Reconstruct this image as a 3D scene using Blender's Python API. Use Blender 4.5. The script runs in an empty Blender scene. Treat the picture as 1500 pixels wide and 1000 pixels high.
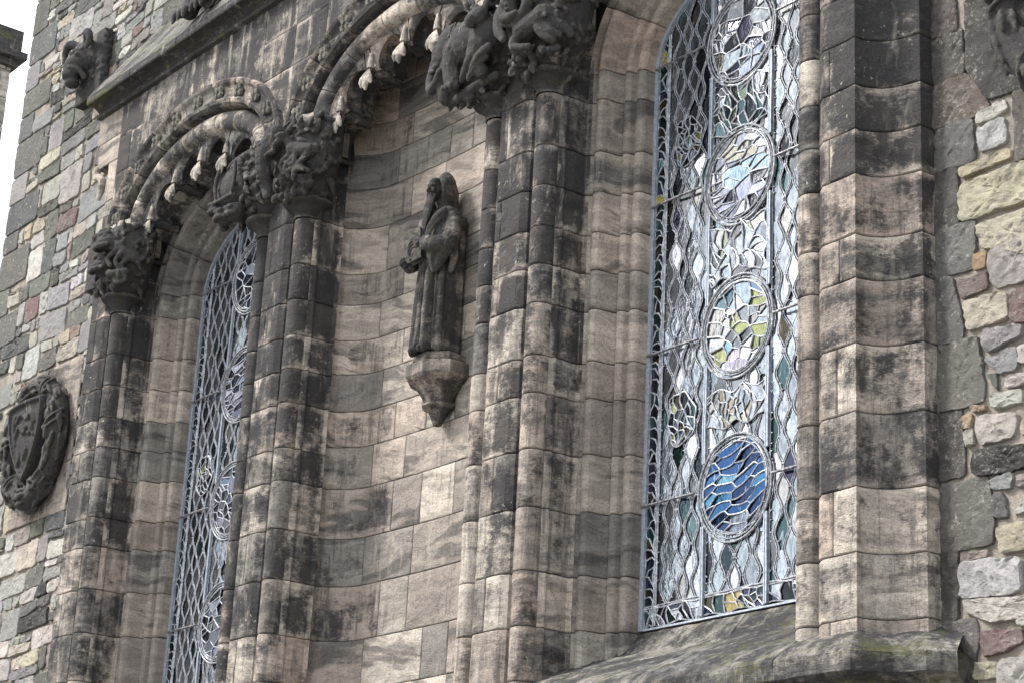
import bpy, bmesh, math, random
import numpy as np
from mathutils import Matrix, Vector, Euler
R_ = math.radians
SC = bpy.context.scene
COL = SC.collection
# ------------------------------------------------------------------ camera
cam_d = bpy.data.cameras.new("camera"); cam = bpy.data.objects.new("camera", cam_d); COL.objects.link(cam)
RM = np.array([[0.61484,-0.23334,-0.75333],[0.78709,0.24230,0.56735],[0.05015,-0.94176,0.33248]])
right, down, fwd = RM[:,0], RM[:,1], RM[:,2]
right = right/np.linalg.norm(right); fwd = fwd-(fwd@right)*right; fwd/=np.linalg.norm(fwd); upv = np.cross(right, fwd)
CAMP = (13.449,-11.685,-3.722)
cam.matrix_world = Matrix(((right[0],upv[0],-fwd[0],CAMP[0]),(right[1],upv[1],-fwd[1],CAMP[1]),(right[2],upv[2],-fwd[2],CAMP[2]),(0,0,0,1)))
cam_d.sensor_width = 36; cam_d.lens = 36*3107.33/1500; cam_d.clip_start=.5; cam_d.clip_end = 600
SC.camera = cam
# ------------------------------------------------------------------ sky + sun
SUN_EL, SUN_AZ = R_(45), R_(-42)      # azimuth measured from straight out of the facade (-y) towards -x
W = bpy.data.worlds.new("World"); SC.world = W; W.use_nodes = True
wn, wl = W.node_tree.nodes, W.node_tree.links
bg = wn["Background"]
sky = wn.new("ShaderNodeTexSky"); sky.sky_type='NISHITA'; sky.sun_disc=False
sky.sun_elevation=SUN_EL; sky.dust_density=4; sky.air_density=1.2; sky.ozone_density=1
sdir = Vector((math.sin(SUN_AZ)*math.cos(SUN_EL), -math.cos(SUN_AZ)*math.cos(SUN_EL), math.sin(SUN_EL)))
sky.sun_rotation = math.atan2(sdir.x, sdir.y)
tc = wn.new("ShaderNodeTexCoord"); cl = wn.new("ShaderNodeTexNoise"); cl.inputs["Scale"].default_value=2.2; cl.inputs["Detail"].default_value=7; cl.inputs["Roughness"].default_value=.55
wl.new(tc.outputs["Generated"], cl.inputs["Vector"])
cr = wn.new("ShaderNodeValToRGB"); cr.color_ramp.elements[0].position=.34; cr.color_ramp.elements[0].color=(5.2,5.9,6.8,1); cr.color_ramp.elements[1].position=.62; cr.color_ramp.elements[1].color=(11.5,11.6,11.8,1)
wl.new(cl.outputs["Fac"], cr.inputs["Fac"])
mx = wn.new("ShaderNodeMix"); mx.data_type='RGBA'; mx.inputs[0].default_value=.82
wl.new(sky.outputs[0], mx.inputs[6]); wl.new(cr.outputs[0], mx.inputs[7]); wl.new(mx.outputs[2], bg.inputs[0])
bg.inputs[1].default_value=.125
sd = bpy.data.lights.new("sun",'SUN'); sd.energy=3.6; sd.angle=R_(14); sd.color=(1,.97,.935)
so = bpy.data.objects.new("sun", sd); COL.objects.link(so); so.rotation_euler = sdir.to_track_quat('Z','Y').to_euler()
so.location = (-6,-12,14)
vs = SC.view_settings; vs.view_transform='Standard'; vs.look='None'; vs.exposure=0.86; vs.gamma=1
# ------------------------------------------------------------------ layout (metres; y into the wall, z up, x along it)
BAY = 4.17
PIER = [3.165, -1.0, -1.0-BAY, -1.0-2*BAY]        # clustered piers from right to left
WIN = [1.09, 1.09-2*BAY]; NICHE = 1.09-BAY         # bay centres
YW = -.47                                          # face of the rubble
GZ = -5.3
CZ = [GZ,-4.7,-4.1,-3.5,-2.95,-2.4,-1.9,-1.42,-.95,-.49,-.02,.46,1.02,1.54,2.05,2.40,2.89,3.26,3.63,4.03,4.43,4.96]
HZ = CZ+[5.45,5.95,6.4,6.9]
# ------------------------------------------------------------------ noise
def _h(i,j,k):
    n = (i*374761393 + j*668265263 + k*1274126177) & 0xffffffff
    n = ((n ^ (n>>13))*1274126177) & 0xffffffff
    return ((n ^ (n>>16)) & 0xffff)/65535.0
NROT=np.array(Euler((.7,.5,1.1)).to_matrix())
def vnoise(p, s, seed=0):
    q = (np.asarray(p)@NROT)*s + seed*17.3 + 500
    i = np.floor(q).astype(np.int64); f = q-i; f = f*f*(3-2*f)
    r = 0
    for a in (0,1):
        for b in (0,1):
            for c in (0,1):
                w = (f[...,0] if a else 1-f[...,0])*(f[...,1] if b else 1-f[...,1])*(f[...,2] if c else 1-f[...,2])
                r = r + w*_h(i[...,0]+a, i[...,1]+b, i[...,2]+c)
    return r*2-1
# ------------------------------------------------------------------ object helpers
def tag(o, label=None, cat=None, group=None, kind=None):
    if cat and not kind: kind='thing'
    for k, v in (("label",label),("category",cat),("group",group),("kind",kind)):
        if v: o[k] = v
    return o
def empty(name, loc, label=None, cat=None, group=None):
    o = bpy.data.objects.new(name, None); COL.objects.link(o); o.location = loc; o.empty_display_size=.2
    bpy.context.view_layer.update()
    return tag(o, label, cat, group)
def put(me, name, mat, parent=None):
    me.name = name
    o = bpy.data.objects.new(name, me); COL.objects.link(o)
    if mat is not None and not me.materials: me.materials.append(mat)
    if parent is not None:
        o.parent = parent
        o.matrix_parent_inverse = Matrix.Translation(parent_loc(parent)).inverted()
    return o
def parent_loc(p):
    l = Vector(p.location)
    if p.parent is not None and p.type=='EMPTY': l = l
    return l if p.type=='EMPTY' else Vector((0,0,0))
class MB:
    """collects vertices (world space) and faces, with one colour per vertex"""
    def __init__(s): s.v=[]; s.f=[]; s.c=[]; s.n=0
    def add(s, v, f, c):
        v = np.asarray(v,float).reshape(-1,3); m=len(v)
        c = np.asarray(c,float); c = np.tile(c,(m,1)) if c.ndim==1 else c
        s.v.append(v); s.c.append(c); s.f.extend([tuple(int(a)+s.n for a in q) for q in f]); s.n+=m
    def grid(s, P, c, flip=False, wu=False):
        nu, nv = P.shape[:2]; f=[]
        for i in range(nu-1+(1 if wu else 0)):
            k=(i+1)%nu
            for j in range(nv-1):
                q=(i*nv+j, k*nv+j, k*nv+j+1, i*nv+j+1)
                f.append(q[::-1] if flip else q)
        cc=np.asarray(c,float)
        s.add(P.reshape(-1,3), f, cc.reshape(-1,4) if cc.ndim>1 else cc)
    def box(s, x0,x1,y0,y1,z0,z1,c):
        v=[(x,y,z) for x in (x0,x1) for y in (y0,y1) for z in (z0,z1)]
        s.add(v,[(0,1,3,2),(4,6,7,5),(0,4,5,1),(2,3,7,6),(0,2,6,4),(1,5,7,3)],c)
    def tube(s, pts, r, c, n=6, flat=None, cap=True):
        pts=np.asarray(pts,float); m=len(pts); r=np.broadcast_to(np.asarray(r,float),(m,))
        t=np.gradient(pts,axis=0); t/=np.linalg.norm(t,axis=1)[:,None]+1e-9
        ref=np.array([0,1.,0]) if flat is not None else np.array([.31,.9,.29])
        a=np.cross(t,ref); a/=np.linalg.norm(a,axis=1)[:,None]+1e-9; b=np.cross(a,t)
        th=np.arange(n)/n*2*np.pi+(np.pi/4 if n==4 else 0)
        fl = 1 if flat is None else flat
        P=pts[:,None,:]+r[:,None,None]*(np.cos(th)[None,:,None]*a[:,None,:]+fl*np.sin(th)[None,:,None]*b[:,None,:])
        f=[]
        for i in range(m-1):
            for j in range(n):
                k=(j+1)%n; f.append((i*n+j,i*n+k,(i+1)*n+k,(i+1)*n+j))
        if cap: f+= [tuple(range(n-1,-1,-1)), tuple((m-1)*n+j for j in range(n))]
        s.add(P.reshape(-1,3),f,c)
    def mesh(s, sharp=32, smooth=True, orient=False):
        me=bpy.data.meshes.new("m"); me.from_pydata(np.concatenate(s.v).tolist(),[],s.f)
        a=me.color_attributes.new("tint",'FLOAT_COLOR','POINT'); a.data.foreach_set("color",np.concatenate(s.c).astype(np.float32).ravel())
        if smooth:
            bm=bmesh.new(); bm.from_mesh(me)
            if orient: bmesh.ops.recalc_face_normals(bm,faces=bm.faces)
            for f in bm.faces: f.smooth=True
            cs=math.radians(sharp)
            for e in bm.edges:
                if len(e.link_faces)==2 and e.calc_face_angle(0)>cs: e.smooth=False
            bm.to_mesh(me); bm.free()
        me.update(); return me
    def build(s, name, mat, parent=None, **k): return put(s.mesh(**k), name, mat, parent)
# ------------------------------------------------------------------ node helper
class NT:
    def __init__(s, name):
        s.m=bpy.data.materials.new(name); s.m.use_nodes=True; s.n=s.m.node_tree.nodes; s.l=s.m.node_tree.links
        s.b=s.n["Principled BSDF"]; s.pos=s.n.new("ShaderNodeNewGeometry").outputs["Position"]
    def _in(s, sock, v):
        if isinstance(v,bpy.types.NodeSocket): s.l.new(v,sock)
        elif isinstance(v,(tuple,list)) and sock.type=='RGBA' and len(v)==3: sock.default_value=(*v,1)
        else: sock.default_value=v
    def math(s, op, a, b=0.0, c=0.0, clamp=False):
        n=s.n.new("ShaderNodeMath"); n.operation=op; n.use_clamp=clamp
        s._in(n.inputs[0],a); s._in(n.inputs[1],b); s._in(n.inputs[2],c); return n.outputs[0]
    def vmath(s, op, a, b):
        n=s.n.new("ShaderNodeVectorMath"); n.operation=op; s._in(n.inputs[0],a); s._in(n.inputs[1],b); return n.outputs[0]
    def comb(s,x,y,z):
        n=s.n.new("ShaderNodeCombineXYZ"); s._in(n.inputs[0],x); s._in(n.inputs[1],y); s._in(n.inputs[2],z); return n.outputs[0]
    def noise(s, vec, scale, detail=4, rough=.55, dist=0.0):
        n=s.n.new("ShaderNodeTexNoise"); s._in(n.inputs["Vector"],vec); n.inputs["Scale"].default_value=scale
        n.inputs["Detail"].default_value=detail; n.inputs["Roughness"].default_value=rough; n.inputs["Distortion"].default_value=dist
        return n.outputs["Fac"]
    def step(s, v, a, b):
        n=s.n.new("ShaderNodeMapRange"); n.interpolation_type='SMOOTHSTEP'; s._in(n.inputs[0],v); s._in(n.inputs[1],a); s._in(n.inputs[2],b); return n.outputs[0]
    def mix(s, f, a, b, mode='MIX'):
        n=s.n.new("ShaderNodeMix"); n.data_type='RGBA'; n.blend_type=mode; s._in(n.inputs[0],f); s._in(n.inputs[6],a); s._in(n.inputs[7],b); return n.outputs[2]
    def attr(s, name):
        n=s.n.new("ShaderNodeAttribute"); n.attribute_name=name; return n
    def sep(s, c):
        n=s.n.new("ShaderNodeSeparateColor"); s.l.new(c,n.inputs[0]); return n.outputs
    def bump(s, h, strength, dist, prev=None):
        n=s.n.new("ShaderNodeBump"); s._in(n.inputs["Height"],h); n.inputs["Strength"].default_value=strength; n.inputs["Distance"].default_value=dist
        if prev is not None: s.l.new(prev,n.inputs["Normal"])
        return n.outputs[0]
    def out(s, col, rough=.9, normal=None, metallic=None, spec=None):
        s._in(s.b.inputs["Base Color"],col); s._in(s.b.inputs["Roughness"],rough)
        if normal is not None: s.l.new(normal,s.b.inputs["Normal"])
        if metallic is not None: s._in(s.b.inputs["Metallic"],metallic)
        if spec is not None: s.b.inputs["Specular IOR Level"].default_value=spec
        return s.m
# dressed sandstone: tint = (tone 0..1, pinkness, joint mask, soot 0..1)
def sandstone(name, soot=0.0, lichen=.5, moss=0.0, tool=1.0, carved=False, streak=False):
    t=NT(name); a=t.attr("tint"); r,g,b=t.sep(a.outputs["Color"])[:3]; al=a.outputs["Alpha"]
    off=t.vmath('MULTIPLY',t.comb(r,r,r),(37.0,23.0,51.0))
    P=t.vmath('ADD',t.pos,off)
    warp=t.noise(P,1.3,2)
    tilt=t.math('MULTIPLY_ADD',r,2.2,-.9)
    sp_=t.sep(P); 
    sx=t.n.new("ShaderNodeSeparateXYZ"); t.l.new(P,sx.inputs[0])
    zb=t.math('ADD',t.math('MULTIPLY',sx.outputs[2],4.2),t.math('MULTIPLY',sx.outputs[0],tilt)); zb=t.math('MULTIPLY_ADD',warp,1.1,zb)
    Pb=t.comb(sx.outputs[0],sx.outputs[1],zb)
    bed=t.noise(Pb,2.0,7,.66)
    buff=t.mix(t.step(r,.1,.9),(.225,.213,.198),(.63,.565,.485))
    buff=t.mix(t.math('MULTIPLY',g,.7),buff,(.60,.475,.395))
    col=t.mix(t.step(bed,.42,.58),t.mix(.40,buff,(.13,.118,.108)),buff)
    bl=t.noise(Pb,7.0,6,.75); col=t.mix(t.math('MULTIPLY',t.step(bl,.52,.64),.35),col,t.mix(.6,col,(.06,.055,.05)))
    b2=t.noise(t.comb(t.math('MULTIPLY',sx.outputs[0],.5),t.math('MULTIPLY',sx.outputs[1],.5),t.math('MULTIPLY',zb,.62)),1.5,5,.6,.4)
    col=t.mix(t.math('MULTIPLY',t.step(b2,.53,.63),.68),col,(.075,.072,.07))
    st=t.noise(t.vmath('MULTIPLY',t.pos,(3.6,3.6,.5)),1.3,6,.68,.2)
    lo=t.noise(P,2.1,6,.66,.25)
    fine=t.noise(t.vmath('MULTIPLY',P,(1,1,1.5)),11,6,.72)
    hat=t.noise(t.vmath('MULTIPLY',P,(16,16,95)),1.5,3,.65)
    s=t.math('ADD',t.math('MULTIPLY',st,.55),t.math('MULTIPLY',lo,.85)); s=t.math('ADD',s,t.math('MULTIPLY',fine,.46)); s=t.math('MULTIPLY_ADD',hat,.26,s)
    s=t.math('MULTIPLY_ADD',t.noise(t.vmath('MULTIPLY',t.pos,(1,1,.6)),.9,3,.5),.35,s); s=t.math('SUBTRACT',s,.17)
    s=t.math('ADD',s,t.math('MULTIPLY_ADD',al,.85,soot-1.0))
    sf=t.step(s,.39,.63)
    stk=t.noise(t.vmath('ADD',t.vmath('MULTIPLY',t.pos,(9,9,.55)),(2,7,1)),1.6,7,.72,.15)
    stk=t.math('MULTIPLY',t.step(stk,.50,.60),t.step(t.math('ADD',s,t.math('MULTIPLY',t.noise(P,3.0,4,.6),.5)),.42,.78))
    sf=t.math('MAXIMUM',sf,t.math('MULTIPLY',stk,.66))
    col=t.mix(t.math('MULTIPLY',sf,.92),col,(.034,.034,.037))
    pale=t.step(t.noise(t.vmath('ADD',t.vmath('MULTIPLY',t.pos,(2.6,2.6,.8) if not streak else (4.5,4.5,.45)),(9,3,5)),1.7,5,.66,.3),.56,.72)
    col=t.mix(t.math('MULTIPLY',t.math('MULTIPLY',pale,t.step(fine,.25,.6)),.5 if not streak else .8),col,(.58,.52,.45))
    li=t.math('MULTIPLY',t.step(t.noise(t.pos,23,5,.7),.60,.66),t.step(t.noise(t.vmath('ADD',t.pos,(4,4,9)),2.1,3),.52,.66))
    li2=t.math('MULTIPLY',t.step(t.noise(t.pos,55,3,.7),.66,.72),.7)
    col=t.mix(t.math('MULTIPLY',t.math('MAXIMUM',li,t.math('MULTIPLY',li2,.5)),lichen),col,(.46,.44,.38))
    gr=t.noise(t.pos,150,3,.7); col=t.mix(t.math('MULTIPLY',t.step(gr,.40,.62),.42),col,t.mix(.65,col,(.02,.018,.017)))
    g2=t.noise(t.vmath('MULTIPLY',P,(1,1,1.7)),48,4,.8); col=t.mix(t.math('MULTIPLY',t.step(g2,.48,.62),.4),col,t.mix(.6,col,(.03,.028,.027)))
    if moss>0:
        mo=t.math('MULTIPLY',t.step(t.noise(t.vmath('MULTIPLY',t.pos,(.8,.8,2.5)),2.6,6,.7),.50,.66),moss)
        col=t.mix(mo,col,t.mix(fine,(.05,.062,.02),(.17,.16,.06)))
        wp=t.math('MULTIPLY',t.step(t.noise(t.vmath('MULTIPLY',t.pos,(.7,.7,4)),7,5,.7),.57,.66),.45*moss)
        col=t.mix(wp,col,(.42,.41,.36))
    if carved:
        ge=t.n.new("ShaderNodeNewGeometry").outputs["Pointiness"]
        w=t.math('MULTIPLY',t.step(ge,.515,.60),.6); col=t.mix(t.math('MULTIPLY',w,t.step(fine,.35,.6)),col,(.23,.22,.18))
        gn=t.math('MULTIPLY',t.step(t.noise(t.pos,3.1,5,.6),.5,.68),.45); col=t.mix(gn,col,(.052,.056,.036))
    col=t.mix(t.math('MULTIPLY',b,.9),col,(.022,.02,.018))
    # surface: grain, tooling, pits
    tl=hat
    n1=t.bump(fine,1.0,.024); n2=t.bump(tl,.7*tool,.010,n1); n3=t.bump(gr,.45,.004,n2)
    n4=t.bump(t.step(t.noise(t.pos,38,5,.75),.34,.46),.6,.009,n3)
    return t.out(col,t.math('MULTIPLY_ADD',sf,-.12,.92),n4,spec=.10)
def rubble_mat(name):
    t=NT(name); a=t.attr("tint"); c=a.outputs["Color"]; al=a.outputs["Alpha"]
    big=t.noise(t.vmath('MULTIPLY',t.pos,(1,1,1.8)),5,7,.72,.2); mid=t.noise(t.vmath('MULTIPLY',t.pos,(1,1,1.6)),19,7,.78); gr=t.noise(t.pos,110,4,.75)
    col=t.mix(t.math('MULTIPLY',t.step(big,.42,.62),.6),c,t.mix(.6,c,(.19,.185,.17)))
    col=t.mix(t.math('MULTIPLY',t.step(mid,.52,.64),.62),col,t.mix(.75,col,(.045,.044,.042)))
    col=t.mix(t.math('MULTIPLY',t.step(t.noise(t.vmath('ADD',t.pos,(3,8,1)),12,7,.76),.58,.66),.6),col,(.55,.53,.48))
    lk=t.math('MULTIPLY',t.step(t.noise(t.vmath('MULTIPLY',t.pos,(1,1,1.3)),26,6,.75),.53,.60),t.step(t.noise(t.vmath('ADD',t.pos,(7,2,4)),3.2,4,.6),.44,.58))
    col=t.mix(t.math('MULTIPLY',lk,.55),col,(.40,.38,.34))
    col=t.mix(t.math('MULTIPLY',t.step(gr,.42,.68),.42),col,t.mix(.6,col,(.03,.03,.03)))
    big2=t.step(t.noise(t.vmath('MULTIPLY',t.pos,(1,1,.7)),1.1,5,.65),.46,.66); col=t.mix(t.math('MULTIPLY',big2,.5),col,t.mix(.6,col,(.07,.068,.058)))
    n1=t.bump(mid,1.0,.035); n2=t.bump(gr,.6,.008,n1)
    return t.out(col,.95,n2,spec=.1)
def mortar_mat():
    t=NT("mortar"); gr=t.noise(t.pos,60,5,.8); b=t.noise(t.pos,4,5,.6)
    v=t.n.new("ShaderNodeTexVoronoi"); v.inputs["Scale"].default_value=95; t.l.new(t.pos,v.inputs["Vector"])
    col=t.mix(t.step(b,.35,.65),(.24,.215,.185),(.36,.325,.28)); col=t.mix(t.step(gr,.5,.75),col,(.11,.095,.08))
    col=t.mix(t.math('MULTIPLY',t.step(v.outputs["Distance"],.22,.1),.6),col,(.48,.44,.36))
    n=t.bump(gr,.9,.02); n=t.bump(v.outputs["Distance"],.5,.01,n)
    return t.out(col,.97,n,spec=.15)
def glass_mat():
    t=NT("leaded_glass"); a=t.attr("tint"); c=a.outputs["Color"]
    n0=t.noise(t.vmath('MULTIPLY',t.pos,(1,1,.55)),13,3,.5,.8); n1=t.noise(t.pos,42,2)
    st=t.noise(t.vmath('MULTIPLY',t.pos,(6,6,2.2)),3.2,5,.6,1.4)
    col=t.mix(t.math('MULTIPLY',t.step(st,.44,.62),.65),c,t.mix(.65,c,(.03,.045,.06)))
    col=t.mix(t.math('MULTIPLY',t.step(st,.42,.28),.5),col,t.mix(.5,col,(.8,.85,.9)))
    nb=t.bump(n0,.5,.010); nb=t.bump(n1,.35,.003,nb)
    return t.out(col,t.math('MULTIPLY_ADD',n1,.12,.06),nb,metallic=t.math('MULTIPLY_ADD',a.outputs["Alpha"],.55,.35),spec=.9)
def lead_mat(name,c0,c1,metal=.35,rough=.48):
    t=NT(name); n=t.noise(t.pos,30,4,.7); m=t.noise(t.pos,120,2)
    return t.out(t.mix(t.step(n,.4,.65),c0,c1),rough,t.bump(m,.4,.003),metallic=metal)
def ground_mat():
    t=NT("paving"); n=t.noise(t.pos,1.2,6,.6); g=t.noise(t.pos,40,3)
    return t.out(t.mix(n,(.14,.135,.125),(.24,.23,.21)),.9,t.bump(g,.5,.01))
M_ASH=sandstone("dressed_sandstone",0.0,.35)
M_PIER=sandstone("pier_sandstone",-.02,.95)
M_JAMB=sandstone("jamb_sandstone",-.10,.25)
M_SPAN=sandstone("spandrel_sandstone",0.02,.15,streak=True)
M_NICHE=sandstone("niche_sandstone",-.07,.25)
M_CARV=sandstone("carved_dark_stone",.56,.30,carved=True,tool=.3)
M_STAT=sandstone("statue_stone",.31,.10,carved=True,tool=.4)
M_TRAC=sandstone("tracery_stone",.16,.10,tool=.3)
M_MOSS=sandstone("mossy_ledge_stone",.14,.35,moss=.5,tool=.6)
M_RUB=rubble_mat("rubble_stone"); M_MORT=mortar_mat(); M_GLASS=glass_mat()
M_LEAD=lead_mat("lead_came",(.20,.215,.24),(.46,.48,.52)); M_RING=lead_mat("ring_lead",(.13,.14,.155),(.36,.38,.41)); M_BAR=lead_mat("dark_metal_bar",(.10,.10,.11),(.34,.35,.37),.5,.4)
M_FRAME=lead_mat("pale_metal_frame",(.28,.32,.37),(.44,.48,.54),.35,.45)
# ------------------------------------------------------------------ generic stone block
rng=random.Random(11)
def stone_tint(soot, pink=None, tone=None):
    return [.15+.75*rng.random() if tone is None else tone, max(0,rng.gauss(.25,.28)) if pink is None else pink, 0, soot+rng.gauss(0,.05)]
def block(mb, fn, s0,s1,t0,t1, ds,dt, tint, keep=(), e=(.006,.0145), d=.016, amp=.005, jl=True,jr=True,jb=True,jt=True):
    """fn(S,T)->(P,N). one stone with worn edges; keep = s positions that must be vertices"""
    def line(a,b,st,j0,j1,kp=()):
        L=b-a; e0,e1=min(e[0],L*.1),min(e[1],L*.3)
        base=[a,a+e0,a+e1] if j0 else [a]; end=[b-e1,b-e0,b] if j1 else [b]
        lo,hi=base[-1],end[0]; n=max(1,int(round((hi-lo)/st)))
        mid=list(np.linspace(lo,hi,n+1))[1:-1]+[k for k in kp if lo+.003<k<hi-.003]
        ls=sorted(base+mid+end); o=[ls[0]]
        for x in ls[1:]:
            if x-o[-1]>1e-4: o.append(x)
        return np.array(o)
    s=line(s0,s1,ds,jl,jr,keep); t=line(t0,t1,dt,jb,jt)
    S,T=np.meshgrid(s,t,indexing='ij'); P,N=fn(S,T)
    ins=np.zeros_like(S)
    def depth(x,a,b,j0,j1):
        L=b-a; e1=min(e[1],L*.3); r=np.full_like(x,9.)
        if j0: r=np.minimum(r,(x-a)/e1)
        if j1: r=np.minimum(r,(b-x)/e1)
        r=np.clip(r,0,1); return (1-r)**2
    ins=np.maximum(depth(S,s0,s1,jl,jr),depth(T,t0,t1,jb,jt))
    nz=vnoise(P,9,1)*.55+vnoise(P,24,2)*.45
    P=P+N*((-d*ins*(1+.5*vnoise(P,11,5)))+amp*nz*(1-.5*ins))[...,None]
    c=np.zeros(S.shape+(4,)); c[...]=tint; c[...,2]=np.clip(ins*1.25-.28,0,1)
    eb=np.minimum(np.minimum(S-s0,s1-S),np.minimum(T-t0,t1-T)); c[...,3]-=.42*np.clip(1-eb/.055,0,1)*np.clip(.35+.9*vnoise(P,6,12),0,1)
    mb.grid(P,c)
class Prof:
    """plan profile: polyline (x,y); s = arc length; outward normal is to the right of travel when flip=False"""
    def __init__(s, pts, flip=False):
        s.p=np.array(pts,float); d=np.diff(s.p,axis=0); L=np.linalg.norm(d,axis=1); s.s=np.concatenate([[0],np.cumsum(L)]); s.len=s.s[-1]
        n=np.stack([d[:,1],-d[:,0]],1)/L[:,None]
        if flip: n=-n
        vn=np.zeros_like(s.p); vn[:-1]+=n; vn[1:]+=n; vn/=np.linalg.norm(vn,axis=1)[:,None]+1e-9; s.n=vn
    def at(s, S):
        x=np.interp(S,s.s,s.p[:,0]); y=np.interp(S,s.s,s.p[:,1]); nx=np.interp(S,s.s,s.n[:,0]); ny=np.interp(S,s.s,s.n[:,1])
        return x,y,nx,ny
    def vert(s):
        def fn(S,T):
            x,y,nx,ny=s.at(S); return np.stack([x,y,T],-1), np.stack([nx,ny,np.zeros_like(nx)],-1)
        return fn
def arc(cx,cy,r,a0,a1,n): return [(cx+r*math.cos(R_(a)),cy+r*math.sin(R_(a))) for a in np.linspace(a0,a1,n)]
# ------------------------------------------------------------------ ground
g=MB(); g.add([(-140,-140,GZ),(140,-140,GZ),(140,140,GZ),(-140,140,GZ)],[(0,1,2,3)],(0,0,0,0)); tag(g.build("ground",ground_mat(),smooth=False),kind="structure",label="grey stone paving in front of the wall")
# ------------------------------------------------------------------ piers
def soot_at(x,z,base):   # soiling differs along the facade: heavy high up and to the left, washed lower right
    return base+.22*max(0,min(1,(z-.8)/3.4))-.08*max(0,min(1,(x+3)/6))-.08*(z<.6)
HALF=[(0,-.93),(.175,-.93),(.245,-.885),(.262,-.80)]                     # nose of the pier
TAIL=[(.505,-.77),(.515,-.745)]+[(.512+.024*math.cos(R_(a)),-.712+.024*math.sin(R_(a))) for a in (-70,-30,10,50,85)]+[(.52,-.66),(.532,-.60),(.525,-.47),(.56,-.435)]
def mirror(pts): return [(-x,y) for x,y in pts][::-1]
PIERLAB=["broad soot-streaked pier with a hollow outer face, right of the tall stained glass",
 "clustered pier between the hooded statue and the right stained glass, under the walking elephant carving",
 "clustered pier between the left leaded window and the statue, under the elephant head carving",
 "leftmost clustered pier, next to the shield in its wreath"]
pier_roots=[]
for k,xc in enumerate(PIER):
    root=empty("clustered_pier",(xc,-.7,GZ),PIERLAB[k],"pier","clustered stone piers"); pier_roots.append(root)
    mb=MB()
    if k==0:   nose=mirror(HALF)+[(.175,-.94),(.185,-.875),(.215,-.80),(.265,-.735),(.33,-.69),(.40,-.66),(.475,-.64),(.535,-.632),(.55,-.625),(.553,-.44)]
    elif k==3: nose=[(-x,y) for x,y in ([(.175,-.94),(.185,-.875),(.215,-.80),(.265,-.735),(.33,-.69),(.40,-.66),(.475,-.64),(.535,-.632),(.55,-.625),(.553,-.44)])][::-1]+HALF
    else:      nose=mirror(HALF)+HALF[1:]
    # left to right travel => outward (-y) normal is right of travel
    pf=Prof([(xc+x,y) for x,y in nose]); fn=pf.vert()
    zs=CZ+[5.95] if k in (1,2) else HZ[:-1]
    for i in range(len(zs)-1):
        z0,z1=zs[i],zs[i+1]
        if z1<-1.2: 
            block(mb,fn,0,pf.len,z0,z1,.12,.3,stone_tint(.3),keep=pf.s); continue
        mids=[0,pf.len]
        # alternate courses have a joint on the nose
        if i%2==0:
            j=np.interp(xc-.06+.12*(rng.random()-.5), pf.p[:4 if k==0 else len(pf.p),0] if k in(0,) else np.sort(pf.p[:,0]), pf.s[:4] if k==0 else pf.s) if k!=3 else pf.s[-3]-.2
            mids=[0,float(j),pf.len]
        for a,b in zip(mids[:-1],mids[1:]):
            block(mb,fn,a,b,z0,z1,.05,.07,stone_tint(soot_at(xc,.5*(z0+z1),.54)+(.08 if k==0 else 0)),keep=pf.s)
    # flank strips behind each shaft
    for sg in (-1,1):
        if (k==0 and sg==1) or (k==3 and sg==-1): continue
        pts=[(xc+sg*x,y) for x,y in TAIL]
        if sg<0: pts=pts[::-1]
        pt=Prof(pts); f2=pt.vert()
        for z0,z1 in zip(HZ[:-1],HZ[1:]):
            if z1>5.5: z1=min(z1,5.95)
            if z0>=5.95: break
            block(mb,f2,0,pt.len,z0,z1,.05,.3 if z1<-1.2 else .07,stone_tint(soot_at(xc,.5*(z0+z1),.55)),keep=pt.s,jl=False,jr=False)
        # hidden filling between nose and flank
    mb.build("pier_body",M_PIER,root)
    for sg in (-1,1):
        if (k==0 and sg==1) or (k==3 and sg==-1): continue
        sx=xc+sg*.385; sh=MB(); pr=Prof([(sx+.125*math.sin(a),-.80-.125*math.cos(a)) for a in np.linspace(-math.pi*.98,math.pi*.98,34)]); f3=pr.vert()
        for z0,z1 in zip(CZ[:-1],CZ[1:]):
            block(sh,f3,0,pr.len,z0,z1,.024,.3 if z1<-1.2 else .07,stone_tint(soot_at(xc,.5*(z0+z1),.56)),e=(.006,.016),d=.015,amp=.003,jl=False,jr=False)
        sh.build("shaft",M_PIER,root)
# ------------------------------------------------------------------ window surrounds (jambs and heads)
WA,WB,WZ=1.12,.82,5.26                              # half width, rise, springing of the glass
JP=[(0,.02),(0,-.07),(0,-.135),(.015,-.17),(.05,-.19),(.085,-.182),(.105,-.150),(.118,-.165),(.125,-.215),(.15,-.245),(.18,-.243),(.198,-.215),(.215,-.215),(.232,-.26),(.242,-.325),(.248,-.385),(.262,-.43),(.30,-.452),(.34,-.444),(.37,-.415),(.385,-.40),(.43,-.445),(.434,-.46)]
def jamb_fn(xc, pr, side):
    # T: height up to WZ, then WZ+ angle*1.2 along the head; side -1 left, +1 right
    def fn(S,T):
        d,y,nd,ny=pr.at(S); th=np.clip((T-WZ)/1.2,0,None); up=T>WZ
        x=np.where(up, np.cos(th)*(WA+d), WA+d)*side+xc; z=np.where(up, WZ+np.sin(th)*(WB+d), T)
        nx=np.where(up,np.cos(th)*nd,nd)*side; nz=np.where(up,np.sin(th)*nd,0)
        return np.stack([x,y,z],-1), np.stack([nx,ny,nz],-1)
    return fn
SUR=["pale moulded jambs and head framing the right stained glass","moulded jambs and head framing the narrow-looking left leaded window"]
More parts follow.
